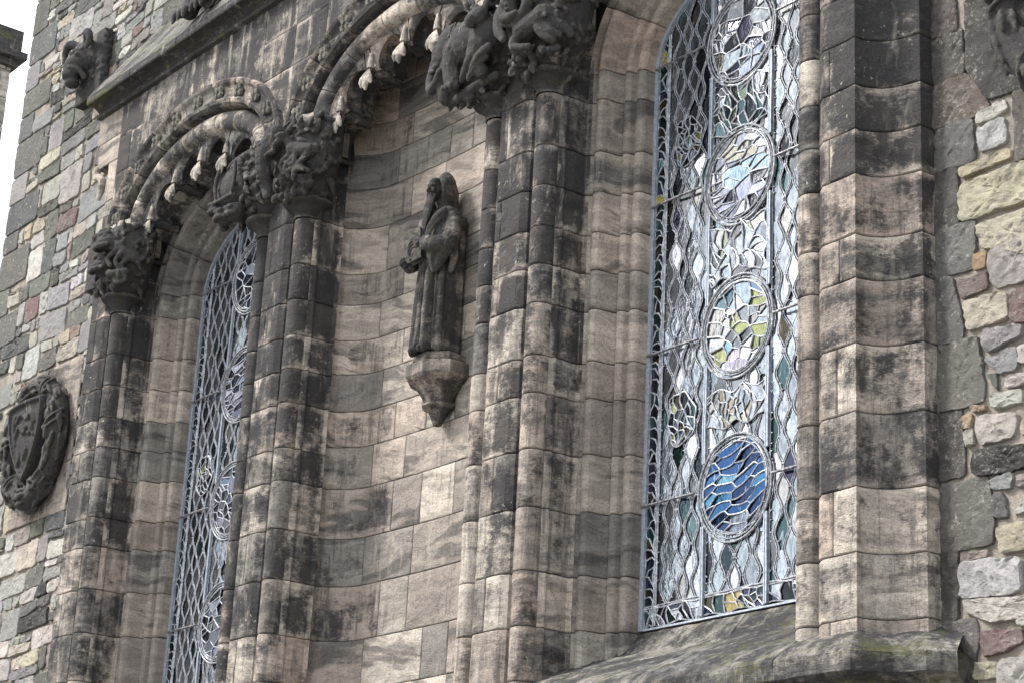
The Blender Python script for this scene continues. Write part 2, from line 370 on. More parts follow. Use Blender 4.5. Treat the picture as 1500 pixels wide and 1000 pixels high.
for k,xc in enumerate(WIN):
    root=empty("window_surround",(xc,0,-.6),SUR[k],"window surround","moulded window surrounds")
    for side in (-1,1):
        jp=Prof(JP,flip=False)
        n=jp.n; # make normals face the opening/outside
        if (n[:,1].mean()>0): jp.n=-n
        fn=jamb_fn(xc,jp,side); mb=MB()
        tops=[-.62]+CZ[10:]+[WZ]+[WZ+1.2*a for a in np.linspace(0,math.pi/2,4)[1:]]
        for z0,z1 in zip(tops[:-1],tops[1:]):
            if z1-z0<.05: continue
            block(mb,fn,0,jp.len,z0,z1,.03,.07,stone_tint(soot_at(xc,.5*(z0+z1),.14 if k==0 else .24)),keep=jp.s,jl=False,jr=False,amp=.004)
        mb.build("jamb",M_JAMB,root,sharp=40)
    # soffit between the surround and the cusped arch
    sf=MB(); pr=Prof([(.433,-.44),(.436,-.60),(.44,-.70)]); pr.n=-np.abs(pr.n)*[1,0]
    for side in (-1,1):
        fn=jamb_fn(xc,pr,side)
        for z0,z1 in zip([5.9]+[WZ+1.2*a for a in (.65,.95,1.25)],[WZ+1.2*a for a in (.65,.95,1.25)]+[WZ+1.2*math.pi/2]):
            if z1>z0: block(sf,fn,0,pr.len,z0,z1,.06,.08,stone_tint(.75),jl=False,jr=False)
    sf.build("soffit",M_JAMB,root)
# ------------------------------------------------------------------ niche
hw=BAY/2-.525                                        # half width of the recess
def niche_y(u):  # u -1..1
    a=abs(u); return -.06-.10*a**2-.20*max(0,(a-.75)/.25)**2
us=np.linspace(-1,1,41); pts=[(NICHE+hw*u,niche_y(u)) for u in us]
pts=[(NICHE-hw-.005,-.46)]+pts+[(NICHE+hw+.005,-.46)]
pn=Prof(pts); fn=pn.vert()
NZ=[GZ,-4.6,-3.9,-3.2,-2.6,-2.1,-1.6,-1.1,-.6,-.05,.46,1.02,1.52,2.05,2.50,2.89,3.30,3.68,4.08,4.43,4.96,5.42,5.83,6.2,6.62,7.0,7.4]
nr=tag(MB(),) if False else None
mb=MB(); rs=random.Random(5)
for i,(z0,z1) in enumerate(zip(NZ[:-1],NZ[1:])):
    js=[0]; 
    first=.62 if i%2 else .95
    x=first+rs.uniform(-.08,.08)
    while x<pn.len-.45: js.append(x); x+=rs.uniform(.72,1.2) if rs.random()<.75 else rs.uniform(.4,.6)
    js.append(pn.len)
    for a,b in zip(js[:-1],js[1:]):
        u=(a+b)/2/pn.len; soot_shade=soot_at(NICHE,.5*(z0+z1),.17)-.20*max(0,min(1,(.5*(z0+z1)-2.6)/2))+(.18 if u<.18 else 0)+(.12 if z1<3 else -.03)  # soiling, plus the left pillar's shade put into the end stones' tint
        if z0>5.3: soot_shade+=.1  # shade under the recess head put into the top courses' tint
        block(mb,fn,a,b,z0,z1,.06,.3 if z1<-1 else .08,stone_tint(soot_shade,pink=max(0,rs.gauss(.35,.3))),keep=pn.s,e=(.005,.012),d=.013,amp=.006)
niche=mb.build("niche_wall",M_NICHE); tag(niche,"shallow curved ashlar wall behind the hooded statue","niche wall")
# ------------------------------------------------------------------ arches
def ell(xc,a,b,zs,th): return xc+a*np.cos(th), zs+b*np.sin(th)
def sweep_arch(mb, xc, prof, base_a, base_b, zs, nv, soot, seed, tstart=0.0, ds=.03, **kw):
    """prof: list of (outward d, y); nv voussoirs over pi"""
    pr=Prof(prof); 
    pr.n = pr.n if pr.n[:,1].mean()<0 else -pr.n
    def fn(S,T):
        d,y,nd,ny=pr.at(S)
        x=xc-(base_a+d)*np.cos(T); z=zs+(base_b+d)*np.sin(T)
        return np.stack([x,y,z],-1), np.stack([-nd*np.cos(T),ny,nd*np.sin(T)],-1)
    rr=random.Random(seed); js=[tstart]+[math.pi*(i+rr.uniform(-.12,.12))/nv for i in range(1,nv)]+[math.pi-tstart]
    for a,b in zip(js[:-1],js[1:]): block(mb,fn,0,pr.len,a,b,ds,.045,stone_tint(soot),keep=pr.s,e=(.004,.010),jl=False,jr=False,**kw)
    return fn,pr
AZ=5.98
def leafbud(mb,c,s,tint,ny=-1):
    """small carved flower: four lobes round a boss"""
    c=np.array(c)
    for a in (45,135,225,315):
        d=np.array([math.cos(R_(a)),0,math.sin(R_(a))])
        sph(mb,c+d*s*.55,(s*.5,s*.38,s*.5),tint,6)
    sph(mb,c+np.array([0,-s*.2,0]),(s*.34,s*.34,s*.34),tint,6)
def sph(mb,c,r,tint,n=8,rot=None):
    th=np.linspace(0,2*np.pi,n+1)[:-1]; ph=np.linspace(-np.pi/2,np.pi/2,n//2+2)[1:-1]
    v=[(0,0,-1)]+[(math.cos(p)*math.cos(t),math.cos(p)*math.sin(t),math.sin(p)) for p in ph for t in th]+[(0,0,1)]
    v=np.array(v)*np.array(r)
    if rot is not None: v=v@np.array(Euler([R_(a) for a in rot]).to_matrix()).T
    f=[]; m=len(ph); n_=n
    for j in range(n_): f.append((0,1+(j+1)%n_,1+j)); f.append((1+m*n_,1+(m-1)*n_+j,1+(m-1)*n_+(j+1)%n_))
    for i in range(m-1):
        for j in range(n_): k=(j+1)%n_; f.append((1+i*n_+j,1+i*n_+k,1+(i+1)*n_+k,1+(i+1)*n_+j))
    mb.add(v+np.array(c),f,tint)
ARCHLAB=["cusped stone arch with a flowered hood over the left leaded window","large cusped stone arch spanning the statue's recess","moulded stone arch over the right stained glass"]
def tracery(xc):
    """outline of the cusped plate: ellipse outside, horseshoe foils inside"""
    tips=[(-1.13,6.02),(-.60,6.34),(0,6.43),(.60,6.34),(1.13,6.02)]
    ends=[(-1.46,5.62)]+tips+[(1.46,5.62)]
    inner=[]
    for i in range(len(ends)-1):
        p=np.array(ends[i]); q=np.array(ends[i+1]); m=(p+q)/2; t=(q-p); L=np.linalg.norm(t); t/=L; nrm=np.array([-t[1],t[0]])
        mid=0<i<len(ends)-2
        r=L/2-(.078 if mid else .06); h=.055 if mid else .02; c=m+nrm*h; a0=-math.degrees(math.asin(h/r))-6
        if i==0: inner.append(p)
        for a in np.linspace(a0,180-a0,21): inner.append(c+r*(-t*math.cos(R_(a))+nrm*math.sin(R_(a))))
        inner.append(q)
    return np.array(inner)+np.array([xc,0]), [ (xc+a,b) for a,b in tips]
def make_arch(k,xc,cusps=True):
    root=empty("cusped_arch",(xc,-.93,AZ),ARCHLAB[k],"arch","moulded arches over the bays")
    h=MB()
    sweep_arch(h,xc,[(.03,-.70),(.035,-.935),(.06,-.985),(.10,-1.0),(.125,-.975),(.14,-.955),(.20,-.945),(.27,-.965),(.30,-1.0),(.335,-1.015),(.36,-.985),(.365,-.93)],1.675,.985,AZ,9,.58,k+3,tstart=.1)
    ho=h.build("hood_mould",M_ASH,root)
    for j in range(11):
        th=math.pi*(j+.75)/11.5; d=.205
        x=xc-(1.675+d)*math.cos(th); z=AZ+(.985+d)*math.sin(th)
        r=MB(); leafbud(r,(x,-.965,z),.105,(.4,.2,0,.78)); r.build("rosette",M_CARV,root)
    rl=MB(); sweep_arch(rl,xc,[(-.16,-.60),(-.14,-.74)]+[( -.0+.135*math.cos(R_(a)),-.80+.135*math.sin(R_(a))) for a in np.linspace(180,360,13)]+[(.14,-.74),(.20,-.72)],1.53,.865,AZ,7,.56,k+9)
    ro=rl.build("roll_moulding",M_ASH,root)
    # springer stones under the roll
    for sg in (-1,1):
        sp=MB(); R4=[]
        p=[(1.46,-.50),(1.465,-.89),(1.50,-.935),(1.60,-.95),(1.66,-.99),(1.97,-.985),(2.03,-.93),(2.05,-.55)]
        pts=[(xc+sg*a,b) for a,b in p]; pts=pts if sg>0 else pts[::-1]
        q=Prof(pts); block(sp,q.vert(),0,q.len,5.72,AZ+.18,.05,.06,stone_tint(.40),keep=q.s,amp=.006,jl=False,jr=False)
        tp=[(x,y,AZ+.175) for x,y in pts]; sp.add(tp,[tuple(range(len(tp)))],(.5,.2,0,.4))
        sp.build("springer",M_ASH,root)
    if not cusps: return
    inner,tips=tracery(xc)
    th=np.linspace(math.pi,0,len(inner)); 
    ox=xc+1.52*np.cos(th); oz=AZ+.90*np.sin(th)
    # nudge outer samples to face the inner ones
    out=np.stack([ox,oz],1)
    m=MB(); yf,yb=-.83,-.42; n=len(inner); tint=stone_tint(.34)
    def lay(p,y): return np.stack([p[:,0],np.full(len(p),y),p[:,1]],1)
    # chamfered inner edge: front ring set back from the edge
    cen=np.array([xc,5.2]); dirv=(inner-cen); dirv/=np.linalg.norm(dirv,axis=1)[:,None]
    tg=np.gradient(inner,axis=0); tg/=np.linalg.norm(tg,axis=1)[:,None]+1e-9; nrm=np.stack([-tg[:,1],tg[:,0]],1)
    rings=[lay(out,yf-.01), lay(inner+nrm*.050,yf), lay(inner+nrm*.044,yf+.004), lay(inner+nrm*.012,yf+.022), lay(inner,yf+.034), lay(inner+nrm*.004,yf+.050), lay(inner+nrm*.034,yf+.075), lay(inner+nrm*.048,-.715), lay(inner+nrm*.044,-.66), lay(inner+nrm*.006,-.62), lay(inner,-.605), lay(inner+nrm*.004,-.585), lay(inner+nrm*.03,-.56), lay(inner+nrm*.03,yb), lay(out,yb)]
    P=np.stack(rings,0)
    nz=vnoise(P,10,3)*.005; P[...,1]+=nz
    c=np.zeros(P.shape[:2]+(4,)); c[...]=tint; c[7:,:,3]+=.12
    m.grid(P,c,flip=True)
    m.build("cusped_tracery",M_TRAC,root,sharp=28)
    for x,z in tips:
        r=MB(); ti=(.8,.0,0,.24)
        for a,l,w in ((-90,.27,.046),(-116,.24,.042),(-64,.24,.042)):
            dx,dz=math.cos(R_(a)),math.sin(R_(a))
            pts=[(x+dx*l*t*.9,-.85-.05*math.sin(t*2.4),z+.03+dz*l*t) for t in np.linspace(0,1,6)]
            r.tube(pts,[.012,w*.45,w*.7,w*1.05,w*1.15,.015],ti,10,flat=.5)
        r.tube([(x,-.84,z+.20),(x,-.85,z+.10),(x,-.85,z+.02)],[.022,.032,.042],ti,8)
        r.tube([(x,-.78,z+.01),(x,-.70,z+.0),(x,-.62,z+.005),(x,-.48,z+.01)],[.05,.062,.055,.05],(.5,.3,0,.5),10)
        r.build("cusp_flower",M_TRAC,root,sharp=60)
make_arch(0,WIN[1]); make_arch(1,NICHE); make_arch(2,WIN[0],False)
# ------------------------------------------------------------------ ashlar spandrel wall above the arches
def spandrel():
    mb=MB(); rs=random.Random(3); y=-.93
    zs=[6.3,6.92,7.38,7.94] 
    X0=PIER[3]-.20; X1=PIER[0]+.18
    aa,bb=2.02,1.335
    def zb(x,c):
        q=1-((x-c)/aa)**2; return np.where(q>0,AZ+bb*np.sqrt(np.clip(q,0,1)),AZ)-.02
    def piece(a,b,z0,z1):
        def fn(S,T):
            lo=np.maximum.reduce([zb(S,c) for c in (WIN[1],NICHE,WIN[0])]); z=np.minimum(np.maximum(T,np.maximum(lo,z0)),z1)
            return np.stack([S,np.full_like(S,y),z],-1), np.stack([np.zeros_like(S),-np.ones_like(S),np.zeros_like(S)],-1)
        xm=np.linspace(a,b,9); lo=np.maximum.reduce([zb(xm,c) for c in (WIN[1],NICHE,WIN[0])])
        if lo.min()>z1-.03: return
        block(mb,fn,a,b,max(z0,float(lo.min())),z1,.06,.05,stone_tint(.52+.22*rs.random(),pink=max(0,rs.gauss(.05,.1))),e=(.004,.010),d=.009,amp=.005)
    for c in [WIN[1],NICHE,WIN[0]]:
        xs=[c-1.44,c-.86,c-.29,c+.26,c+.86,c+1.40]
        for a,b in zip(xs[:-1],xs[1:]): piece(a,b,6.75,7.94)
        for a,b in ((c-BAY/2,c-1.44),(c+1.40,c+BAY/2)):
            m=(a+b)/2
            piece(a,b,7.43,7.94)
            if a<c: piece(a,a+.32,6.92,7.43); piece(a+.32,b,6.92,7.43); piece(a,b,6.2,6.92)
            else: piece(a,b-.22,6.92,7.43); piece(b-.22,b,6.92,7.43); piece(a,b,6.2,6.92)
    # kneeler: the left end steps out under the string
    for z0,z1,xl in ((6.1,6.6,X0),(6.6,7.15,X0-.02),(7.15,7.5,X0-.36),(7.5,7.94,X0-.42)):
        xr=WIN[1]-BAY/2
        p=Prof([(xl,YW+.02),(xl,y),(xr,y)]); block(mb,p.vert(),0,p.len,z0,z1,.07,.06,stone_tint(.34),keep=p.s)
    o=mb.build("spandrel_wall",M_SPAN,sharp=40); tag(o,"streaked pale and black ashlar wall between the arches and the string course","ashlar wall")
    # scroll of the kneeler
    return o
spw=spandrel()
kn=MB(); xk=PIER[3]-.56
kn.tube([(xk+.05,-.93,7.17),(xk+.01,-.93,7.14),(xk+.03,-.93,7.05),(xk+.12,-.93,7.02),(xk+.2,-.93,6.95),(xk+.2,-.93,6.8),(xk+.14,-.93,6.7)],[.03,.05,.055,.05,.05,.045,.03],(.8,.3,0,.2),10)
kn.build("kneeler_scroll",M_ASH,spw)
bk=MB(); bk.box(PIER[3]-.56,PIER[3]+.1,-.925,YW+.02,7.155,7.93,(.4,.2,0,.5)); bk.box(PIER[3]-.1,PIER[0]+.1,-.88,-.50,7.45,8.0,(.4,.2,0,.5)); bk.build("filler_core",M_ASH,spw,smooth=False)
# ------------------------------------------------------------------ string course
def string_course():
    X0=PIER[3]-.62; X1=PIER[0]+.6; mb=MB()
    prof=[(-.90,7.90),(-.935,7.875),(-.985,7.885),(-1.0,7.915),(-.985,7.945),(-.965,7.955),(-.985,7.985),(-1.04,8.02),(-1.09,8.025),(-1.155,8.02),(-1.165,8.035),(-1.165,8.125),(-1.150,8.15)]
    pr=Prof(prof); pr.n=-pr.n if pr.n[:,0].mean()>0 else pr.n
    def fn(S,T):
        y,z,ny,nz=pr.at(S); return np.stack([T,y,z],-1), np.stack([np.zeros_like(ny),ny,nz],-1)
    xs=list(np.arange(X0,X1,1.17)); 
    for a,b in zip(xs[:-1],xs[1:]): block(mb,lambda S,T:fn(S,T),0,pr.len,a,b,.03,.08,[rng.random(),.05,0,.72],keep=pr.s,jl=False,jr=False,e=(.004,.01))
    # end cap
    cap=[(X0,y,z) for y,z in prof]+[(X0,-.47,8.15),(X0,-.47,7.9)]
    mb.add(cap,[tuple(range(len(cap)))],(.4,.05,0,.75))
    # weathering, rising back to the rubble, with a hipped end
    pw=Prof([(-1.150,8.15),(-1.0,8.40),(-.985,8.405),(-.80,8.72),(-.785,8.725),(-.46,9.27)]); pw.n=-pw.n if pw.n[:,0].mean()>0 else pw.n
    def fw(S,T):
        y,z,ny,nz=pw.at(S); w=(z-8.15)/1.12*.5; return np.stack([np.maximum(T,X0+w),y,z],-1), np.stack([np.zeros_like(ny),ny,nz],-1)
    for a,b in zip(xs[:-1],xs[1:]): block(mb,fw,0,pw.len,a,b,.06,.07,[.5*rng.random(),.0,0,.34],keep=pw.s,jl=False,jr=False,e=(.004,.01),amp=.006)
    hip=np.array([[(X0+ (z-8.15)/1.12*.5, y+(YW+.02-y)*q, z) for q in (0,.5,1)] for y,z in [(-1.15,8.15),(-1.0,8.40),(-.80,8.72),(-.46,9.27)]])
    mb.grid(hip,(.3,0,0,.2),flip=True)
    o=mb.build("string_course",M_MOSS,sharp=35); tag(o,"mossy string course with a steep weathered top, crossing above the arches","string course")
string_course()
# ------------------------------------------------------------------ sills
def sill(k,xc):
    mb=MB(); a,b=xc-WA-.48,(PIER[0]-.42 if k==0 else xc+WA+.48)
    pf=[(.03,-.01),(-.02,-.02),(-.20,-.235),(-.23,-.25),(-.33,-.275),(-.345,-.29),(-.62,-.42),(-.66,-.43),(-1.06,-.66),(-1.14,-.735),(-1.165,-.765),(-1.165,-.90),(-1.13,-.93),(-1.05,-.95),(-1.0,-1.02),(-.93,-1.06)]
    pr=Prof(pf); pr.n=-pr.n if pr.n[:,1].mean()<0 else pr.n
    def fn(S,T):
        y,z,ny,nz=pr.at(S); return np.stack([T,y,z],-1), np.stack([np.zeros_like(ny),ny,nz],-1)
    js=[a,xc+.18,b]
    for p,q in zip(js[:-1],js[1:]): block(mb,fn,0,pr.len,p,q,.04,.07,[.3*rng.random(),.0,0,.40],keep=pr.s,jl=False,jr=False,e=(.004,.01),amp=.008)
    o=mb.build("window_sill",M_MOSS,sharp=35)
    tag(o,["mossy sloping sill under the right stained glass","sloping sill under the left leaded window"][k],"window sill","sloping window sills")
sill(0,WIN[0])
# base ledge round the right pier
mb=MB(); xc=PIER[0]
path=[(xc-.42,-.93),(xc+.175,-.93),(xc+.30,-.70),(xc+.55,-.62),(xc+.66,-.47),(xc+.72,-.44)]
prs=[(-.25,-.435),(0,-.585),(.13,-.66),(.21,-.735),(.235,-.765),(.235,-.90),(.20,-.93),(.12,-.95),(.07,-1.02),(0,-1.06)]
pp=Prof(path); ss=sorted(set(list(np.linspace(0,pp.len,60))+list(pp.s)))
S=np.array(ss); x,y,nx,ny=pp.at(S)
k_=[1,1.12,1.05,1.1,1.0,1]; 
P=np.zeros((len(S),len(prs),3))
for j,(d,z) in enumerate(prs): P[:,j,0]=x+nx*d; P[:,j,1]=y+ny*d; P[:,j,2]=z
P[...,1]+=vnoise(P,9,4)*.008; P[...,2]+=vnoise(P,12,6)*.006
mb.grid(P,(.4,.05,0,.42),flip=True)
tag(mb.build("base_ledge",M_MOSS,sharp=35),"green stained ledge wrapping the foot of the broad right pier","ledge")
# plain wall under the sills
for (a,b,nm,lab) in ((PIER[1]+.3,PIER[0]-.3,"apron_wall","dark recessed wall under the mossy sill of the right stained glass"),):
    mb=MB(); p=Prof([(a,-.86),(b,-.86)])
    for i,(z0,z1) in enumerate(zip(CZ[:8],CZ[1:9])):
        for q in range(3): block(mb,p.vert(),p.len*q/3,p.len*(q+1)/3,z0,z1,.2,.2,stone_tint(.6))
    block(mb,p.vert(),0,p.len,-.95-.47,-1.0,.1,.1,stone_tint(.8))
    tag(mb.build(nm,M_ASH),lab,"wall")
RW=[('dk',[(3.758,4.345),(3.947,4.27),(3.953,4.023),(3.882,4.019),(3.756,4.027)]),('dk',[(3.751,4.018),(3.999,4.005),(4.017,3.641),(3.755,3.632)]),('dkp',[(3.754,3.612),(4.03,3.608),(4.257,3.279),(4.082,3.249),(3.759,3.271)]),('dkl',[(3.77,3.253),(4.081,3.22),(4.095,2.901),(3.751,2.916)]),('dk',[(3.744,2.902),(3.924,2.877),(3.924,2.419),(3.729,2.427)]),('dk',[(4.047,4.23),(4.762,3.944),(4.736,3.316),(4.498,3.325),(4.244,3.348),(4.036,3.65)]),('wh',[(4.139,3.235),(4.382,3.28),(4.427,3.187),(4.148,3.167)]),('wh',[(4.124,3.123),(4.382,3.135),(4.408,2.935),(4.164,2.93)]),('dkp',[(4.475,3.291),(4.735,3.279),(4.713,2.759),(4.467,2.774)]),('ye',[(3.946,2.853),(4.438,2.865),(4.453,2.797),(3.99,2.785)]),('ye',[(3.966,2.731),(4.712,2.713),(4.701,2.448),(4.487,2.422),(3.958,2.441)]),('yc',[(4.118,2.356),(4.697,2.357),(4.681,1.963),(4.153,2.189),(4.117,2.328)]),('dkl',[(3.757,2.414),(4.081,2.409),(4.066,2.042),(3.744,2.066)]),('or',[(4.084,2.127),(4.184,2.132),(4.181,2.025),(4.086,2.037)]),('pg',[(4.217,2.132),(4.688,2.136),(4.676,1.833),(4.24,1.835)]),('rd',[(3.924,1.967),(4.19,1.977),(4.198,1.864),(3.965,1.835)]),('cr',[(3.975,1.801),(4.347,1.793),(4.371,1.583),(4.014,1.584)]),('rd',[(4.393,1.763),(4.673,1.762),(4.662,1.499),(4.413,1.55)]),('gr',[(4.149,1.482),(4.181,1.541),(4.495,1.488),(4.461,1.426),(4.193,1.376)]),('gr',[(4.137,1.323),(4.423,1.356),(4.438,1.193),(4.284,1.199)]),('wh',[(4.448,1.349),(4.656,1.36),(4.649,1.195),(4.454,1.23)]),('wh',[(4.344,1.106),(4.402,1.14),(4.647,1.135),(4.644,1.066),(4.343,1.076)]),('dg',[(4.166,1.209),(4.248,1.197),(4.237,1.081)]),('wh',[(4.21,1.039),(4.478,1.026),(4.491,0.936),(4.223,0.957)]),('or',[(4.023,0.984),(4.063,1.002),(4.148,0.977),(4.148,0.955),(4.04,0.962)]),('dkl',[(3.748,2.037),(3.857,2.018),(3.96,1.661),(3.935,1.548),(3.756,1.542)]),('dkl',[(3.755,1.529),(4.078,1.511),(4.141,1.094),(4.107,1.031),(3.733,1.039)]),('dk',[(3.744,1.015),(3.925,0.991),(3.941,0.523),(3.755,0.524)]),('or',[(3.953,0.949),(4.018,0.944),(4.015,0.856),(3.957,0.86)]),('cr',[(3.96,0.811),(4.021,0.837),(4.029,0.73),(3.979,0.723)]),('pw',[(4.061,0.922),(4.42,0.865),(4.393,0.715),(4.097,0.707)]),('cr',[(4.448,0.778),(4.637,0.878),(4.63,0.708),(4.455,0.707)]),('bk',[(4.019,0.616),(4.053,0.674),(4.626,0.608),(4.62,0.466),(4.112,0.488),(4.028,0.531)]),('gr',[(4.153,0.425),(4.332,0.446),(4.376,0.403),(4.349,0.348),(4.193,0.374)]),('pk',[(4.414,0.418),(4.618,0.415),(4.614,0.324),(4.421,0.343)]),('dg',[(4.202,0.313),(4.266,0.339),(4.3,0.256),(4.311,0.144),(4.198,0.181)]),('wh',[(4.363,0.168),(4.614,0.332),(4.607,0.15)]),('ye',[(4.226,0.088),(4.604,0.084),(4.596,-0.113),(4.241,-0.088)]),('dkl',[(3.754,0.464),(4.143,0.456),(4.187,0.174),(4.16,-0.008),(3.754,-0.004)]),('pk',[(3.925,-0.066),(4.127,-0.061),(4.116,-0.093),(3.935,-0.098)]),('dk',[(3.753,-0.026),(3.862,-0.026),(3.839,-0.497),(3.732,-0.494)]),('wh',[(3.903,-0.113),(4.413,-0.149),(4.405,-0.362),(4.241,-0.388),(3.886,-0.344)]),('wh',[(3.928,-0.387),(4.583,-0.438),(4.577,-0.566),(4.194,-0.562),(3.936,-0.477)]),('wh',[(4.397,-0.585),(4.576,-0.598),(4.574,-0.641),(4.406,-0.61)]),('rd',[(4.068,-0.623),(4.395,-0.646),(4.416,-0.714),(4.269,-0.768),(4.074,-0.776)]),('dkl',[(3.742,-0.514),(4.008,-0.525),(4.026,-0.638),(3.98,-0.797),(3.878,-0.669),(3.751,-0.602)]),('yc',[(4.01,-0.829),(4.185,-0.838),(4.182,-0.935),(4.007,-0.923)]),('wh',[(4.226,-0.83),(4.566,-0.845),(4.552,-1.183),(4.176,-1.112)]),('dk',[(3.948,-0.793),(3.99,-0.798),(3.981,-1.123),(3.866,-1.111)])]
# ------------------------------------------------------------------ rubble walls
PAL={'wh':(.53,.50,.455),'wg':(.40,.38,.345),'cr':(.50,.44,.34),'ye':(.50,.425,.275),'yc':(.50,.43,.315),'gr':(.29,.285,.275),'dg':(.125,.125,.125),'gg':(.15,.148,.125),
     'rd':(.225,.145,.135),'pk':(.37,.30,.275),'br':(.26,.195,.14),'or':(.42,.28,.14),'bk':(.055,.055,.052),'pg':(.39,.375,.32),'pw':(.49,.43,.40),'dk':(.095,.085,.078),'dkp':(.15,.12,.105),'dkl':(.175,.16,.145)}
def rub_stone(mb, poly, y, h, col, rough=.018, rnd=.22, seed=0):
    p=np.array(poly,float)
    ar=np.sum(p[:,0]*np.roll(p[:,1],-1)-np.roll(p[:,0],-1)*p[:,1])
    if ar<0: p=p[::-1]
    q=np.roll(p,-1,0); e=np.minimum(rnd, .045/np.maximum(np.linalg.norm(q-p,axis=1),.05))[:,None]
    p=np.stack([p+(q-p)*e, p+(q-p)*(1-e)],1).reshape(-1,2)
    # resample
    q=np.roll(p,-1,0); L=np.linalg.norm(q-p,axis=1); per=L.sum(); n=int(np.clip(per/.035,18,72)); cs=np.concatenate([[0],np.cumsum(L)]); pp=np.vstack([p,p[:1]])
    s=np.linspace(0,per,n+1)[:-1]; B=np.stack([np.interp(s,cs,pp[:,0]),np.interp(s,cs,pp[:,1])],1)
    c=B.mean(0); r=np.linalg.norm(B-c,axis=1).min()
    B3=np.stack([B[:,0],np.zeros(n)+seed*.7,B[:,1]],1)
    B=B+ (B-c)/np.linalg.norm(B-c,axis=1)[:,None]*(vnoise(B3,9,1)*.010+vnoise(B3,30,2)*.009)[:,None]
    rings=[]; dist=np.linalg.norm(B-c,axis=1)
    for a,z in zip([0,.002,.005,.012,.03],[-.5,.6,.88,.98,1]):
        q=c+(B-c)*np.clip(1-a/dist,.2,1)[:,None]; rings.append(np.stack([q[:,0],np.full(n,y-h*z),q[:,1]],1))
    k0=np.clip(1-.03/dist,.2,1); nr=int(np.clip(dist.mean()/.03,3,9))
    for fr in np.linspace(1,0,nr+1)[1:-1]:
        q=c+(B-c)*(k0*fr)[:,None]; rings.append(np.stack([q[:,0],np.full(n,y-h),q[:,1]],1))
    cen=np.array([[c[0],y-h,c[1]]])
    P=np.concatenate(rings+[cen]); w=np.ones(len(P)); w[:n]=0; w[n:2*n]=.5
    Q=P.copy(); Q[:,1]+=seed*.9
    P[:,1]-= w*(vnoise(Q,5,3)*rough*.7+np.abs(vnoise(Q,13,4))*rough*1.1+np.abs(vnoise(Q,29,7))*rough*.8+vnoise(Q,60,9)*rough*.3)
    f=[]; m=len(rings)
    for i in range(m-1):
        for j in range(n): k=(j+1)%n; f.append((i*n+j,i*n+k,(i+1)*n+k,(i+1)*n+j))
    for j in range(n): f.append(((m-1)*n+j,(m-1)*n+(j+1)%n,m*n))
    mb.add(P,f,(*col,seed%1))
def vary(c,rr,a=.14):
    g=.3*c[0]+.6*c[1]+.1*c[2]; c=tuple(x*.72+g*.28 for x in c)
    k=1+rr.uniform(-a,a); return tuple(max(.02,x*k*(1+rr.uniform(-.05,.05))) for x in c)
def mortar_wall(mb,x0,x1,z0,z1,y,st=.06):
    xs=np.linspace(x0,x1,int((x1-x0)/st)+1); zs=np.linspace(z0,z1,int((z1-z0)/st)+1); X,Z=np.meshgrid(xs,zs,indexing='ij')
    P=np.stack([X,np.full_like(X,y),Z],-1); P[...,1]-=vnoise(P,6,8)*.012+vnoise(P,22,9)*.007
    mb.grid(P,(.3,.27,.22,0))
def rubble_fill(mb,x0,x1,z0,z1,y,seed,weights,left=None,hrange=(.13,.36)):
    rr=random.Random(seed); keys=list(weights); wts=list(weights.values()); z=z0; i=0
    while z<z1-.05:
        h=min(rr.uniform(*hrange),z1-z)
        if z1-z-h<.09: h=z1-z
        am=.030*min(1,(z-z0)/.3); und=lambda x,a: a*math.sin(x*1.3+i*.3)+a*.5*math.sin(x*3.1+i*.4)
        x=x0+rr.uniform(-.1,.02)
        while x<x1-.05:
            w=rr.uniform(.20,.78)*(.75+h)
            if rr.random()<.16: w*=.45
            xe=x+w
            if x1-xe<.12: xe=x1+.02
            cells=[]; t=rr.random(); q=rr.uniform(.30,.70)
            if h>.22 and xe-x<.5 and t<.42: cells=[(x,xe,z,z+h*q),(x,xe,z+h*q,z+h)]
            elif h>.24 and t<.6: cells=[(x,xe,z,z+h*q),(x,x+(xe-x)*q,z+h*q,z+h),(x+(xe-x)*q,xe,z+h*q,z+h)]
            else: cells=[(x,xe,z,z+h)]
            for a,b,c,d in cells:
                if left is not None: a=max(a,left(c,d))
                if b-a<.06: continue
                g=.011; j=lambda s: rr.uniform(-s,s)
                u=lambda x,z_: und(x,am if z_>z else am)
                po=[(a+g+j(.018),c+g+u(a,c)+j(.022)),(b-g+j(.018),c+g+u(b,c)+j(.022)),(b-g+j(.032),d-g+u(b,d)+j(.024)),(a+g+j(.032),d-g+u(a,d)+j(.024))]
                if rr.random()<.45: po.insert(2,(b-g+rr.uniform(-.02,.015),(c+d)/2+u(b,c)))
                if rr.random()<.35: po.append((a+g+rr.uniform(-.015,.02),(c+d)/2+u(a,c)))
                rub_stone(mb,po,y,rr.uniform(.008,.026),vary(PAL[rr.choices(keys,wts)[0]],rr,.18),rough=rr.uniform(.008,.020),rnd=rr.uniform(.10,.32),seed=rr.uniform(0,50))
            x=xe
        z+=h; i+=1
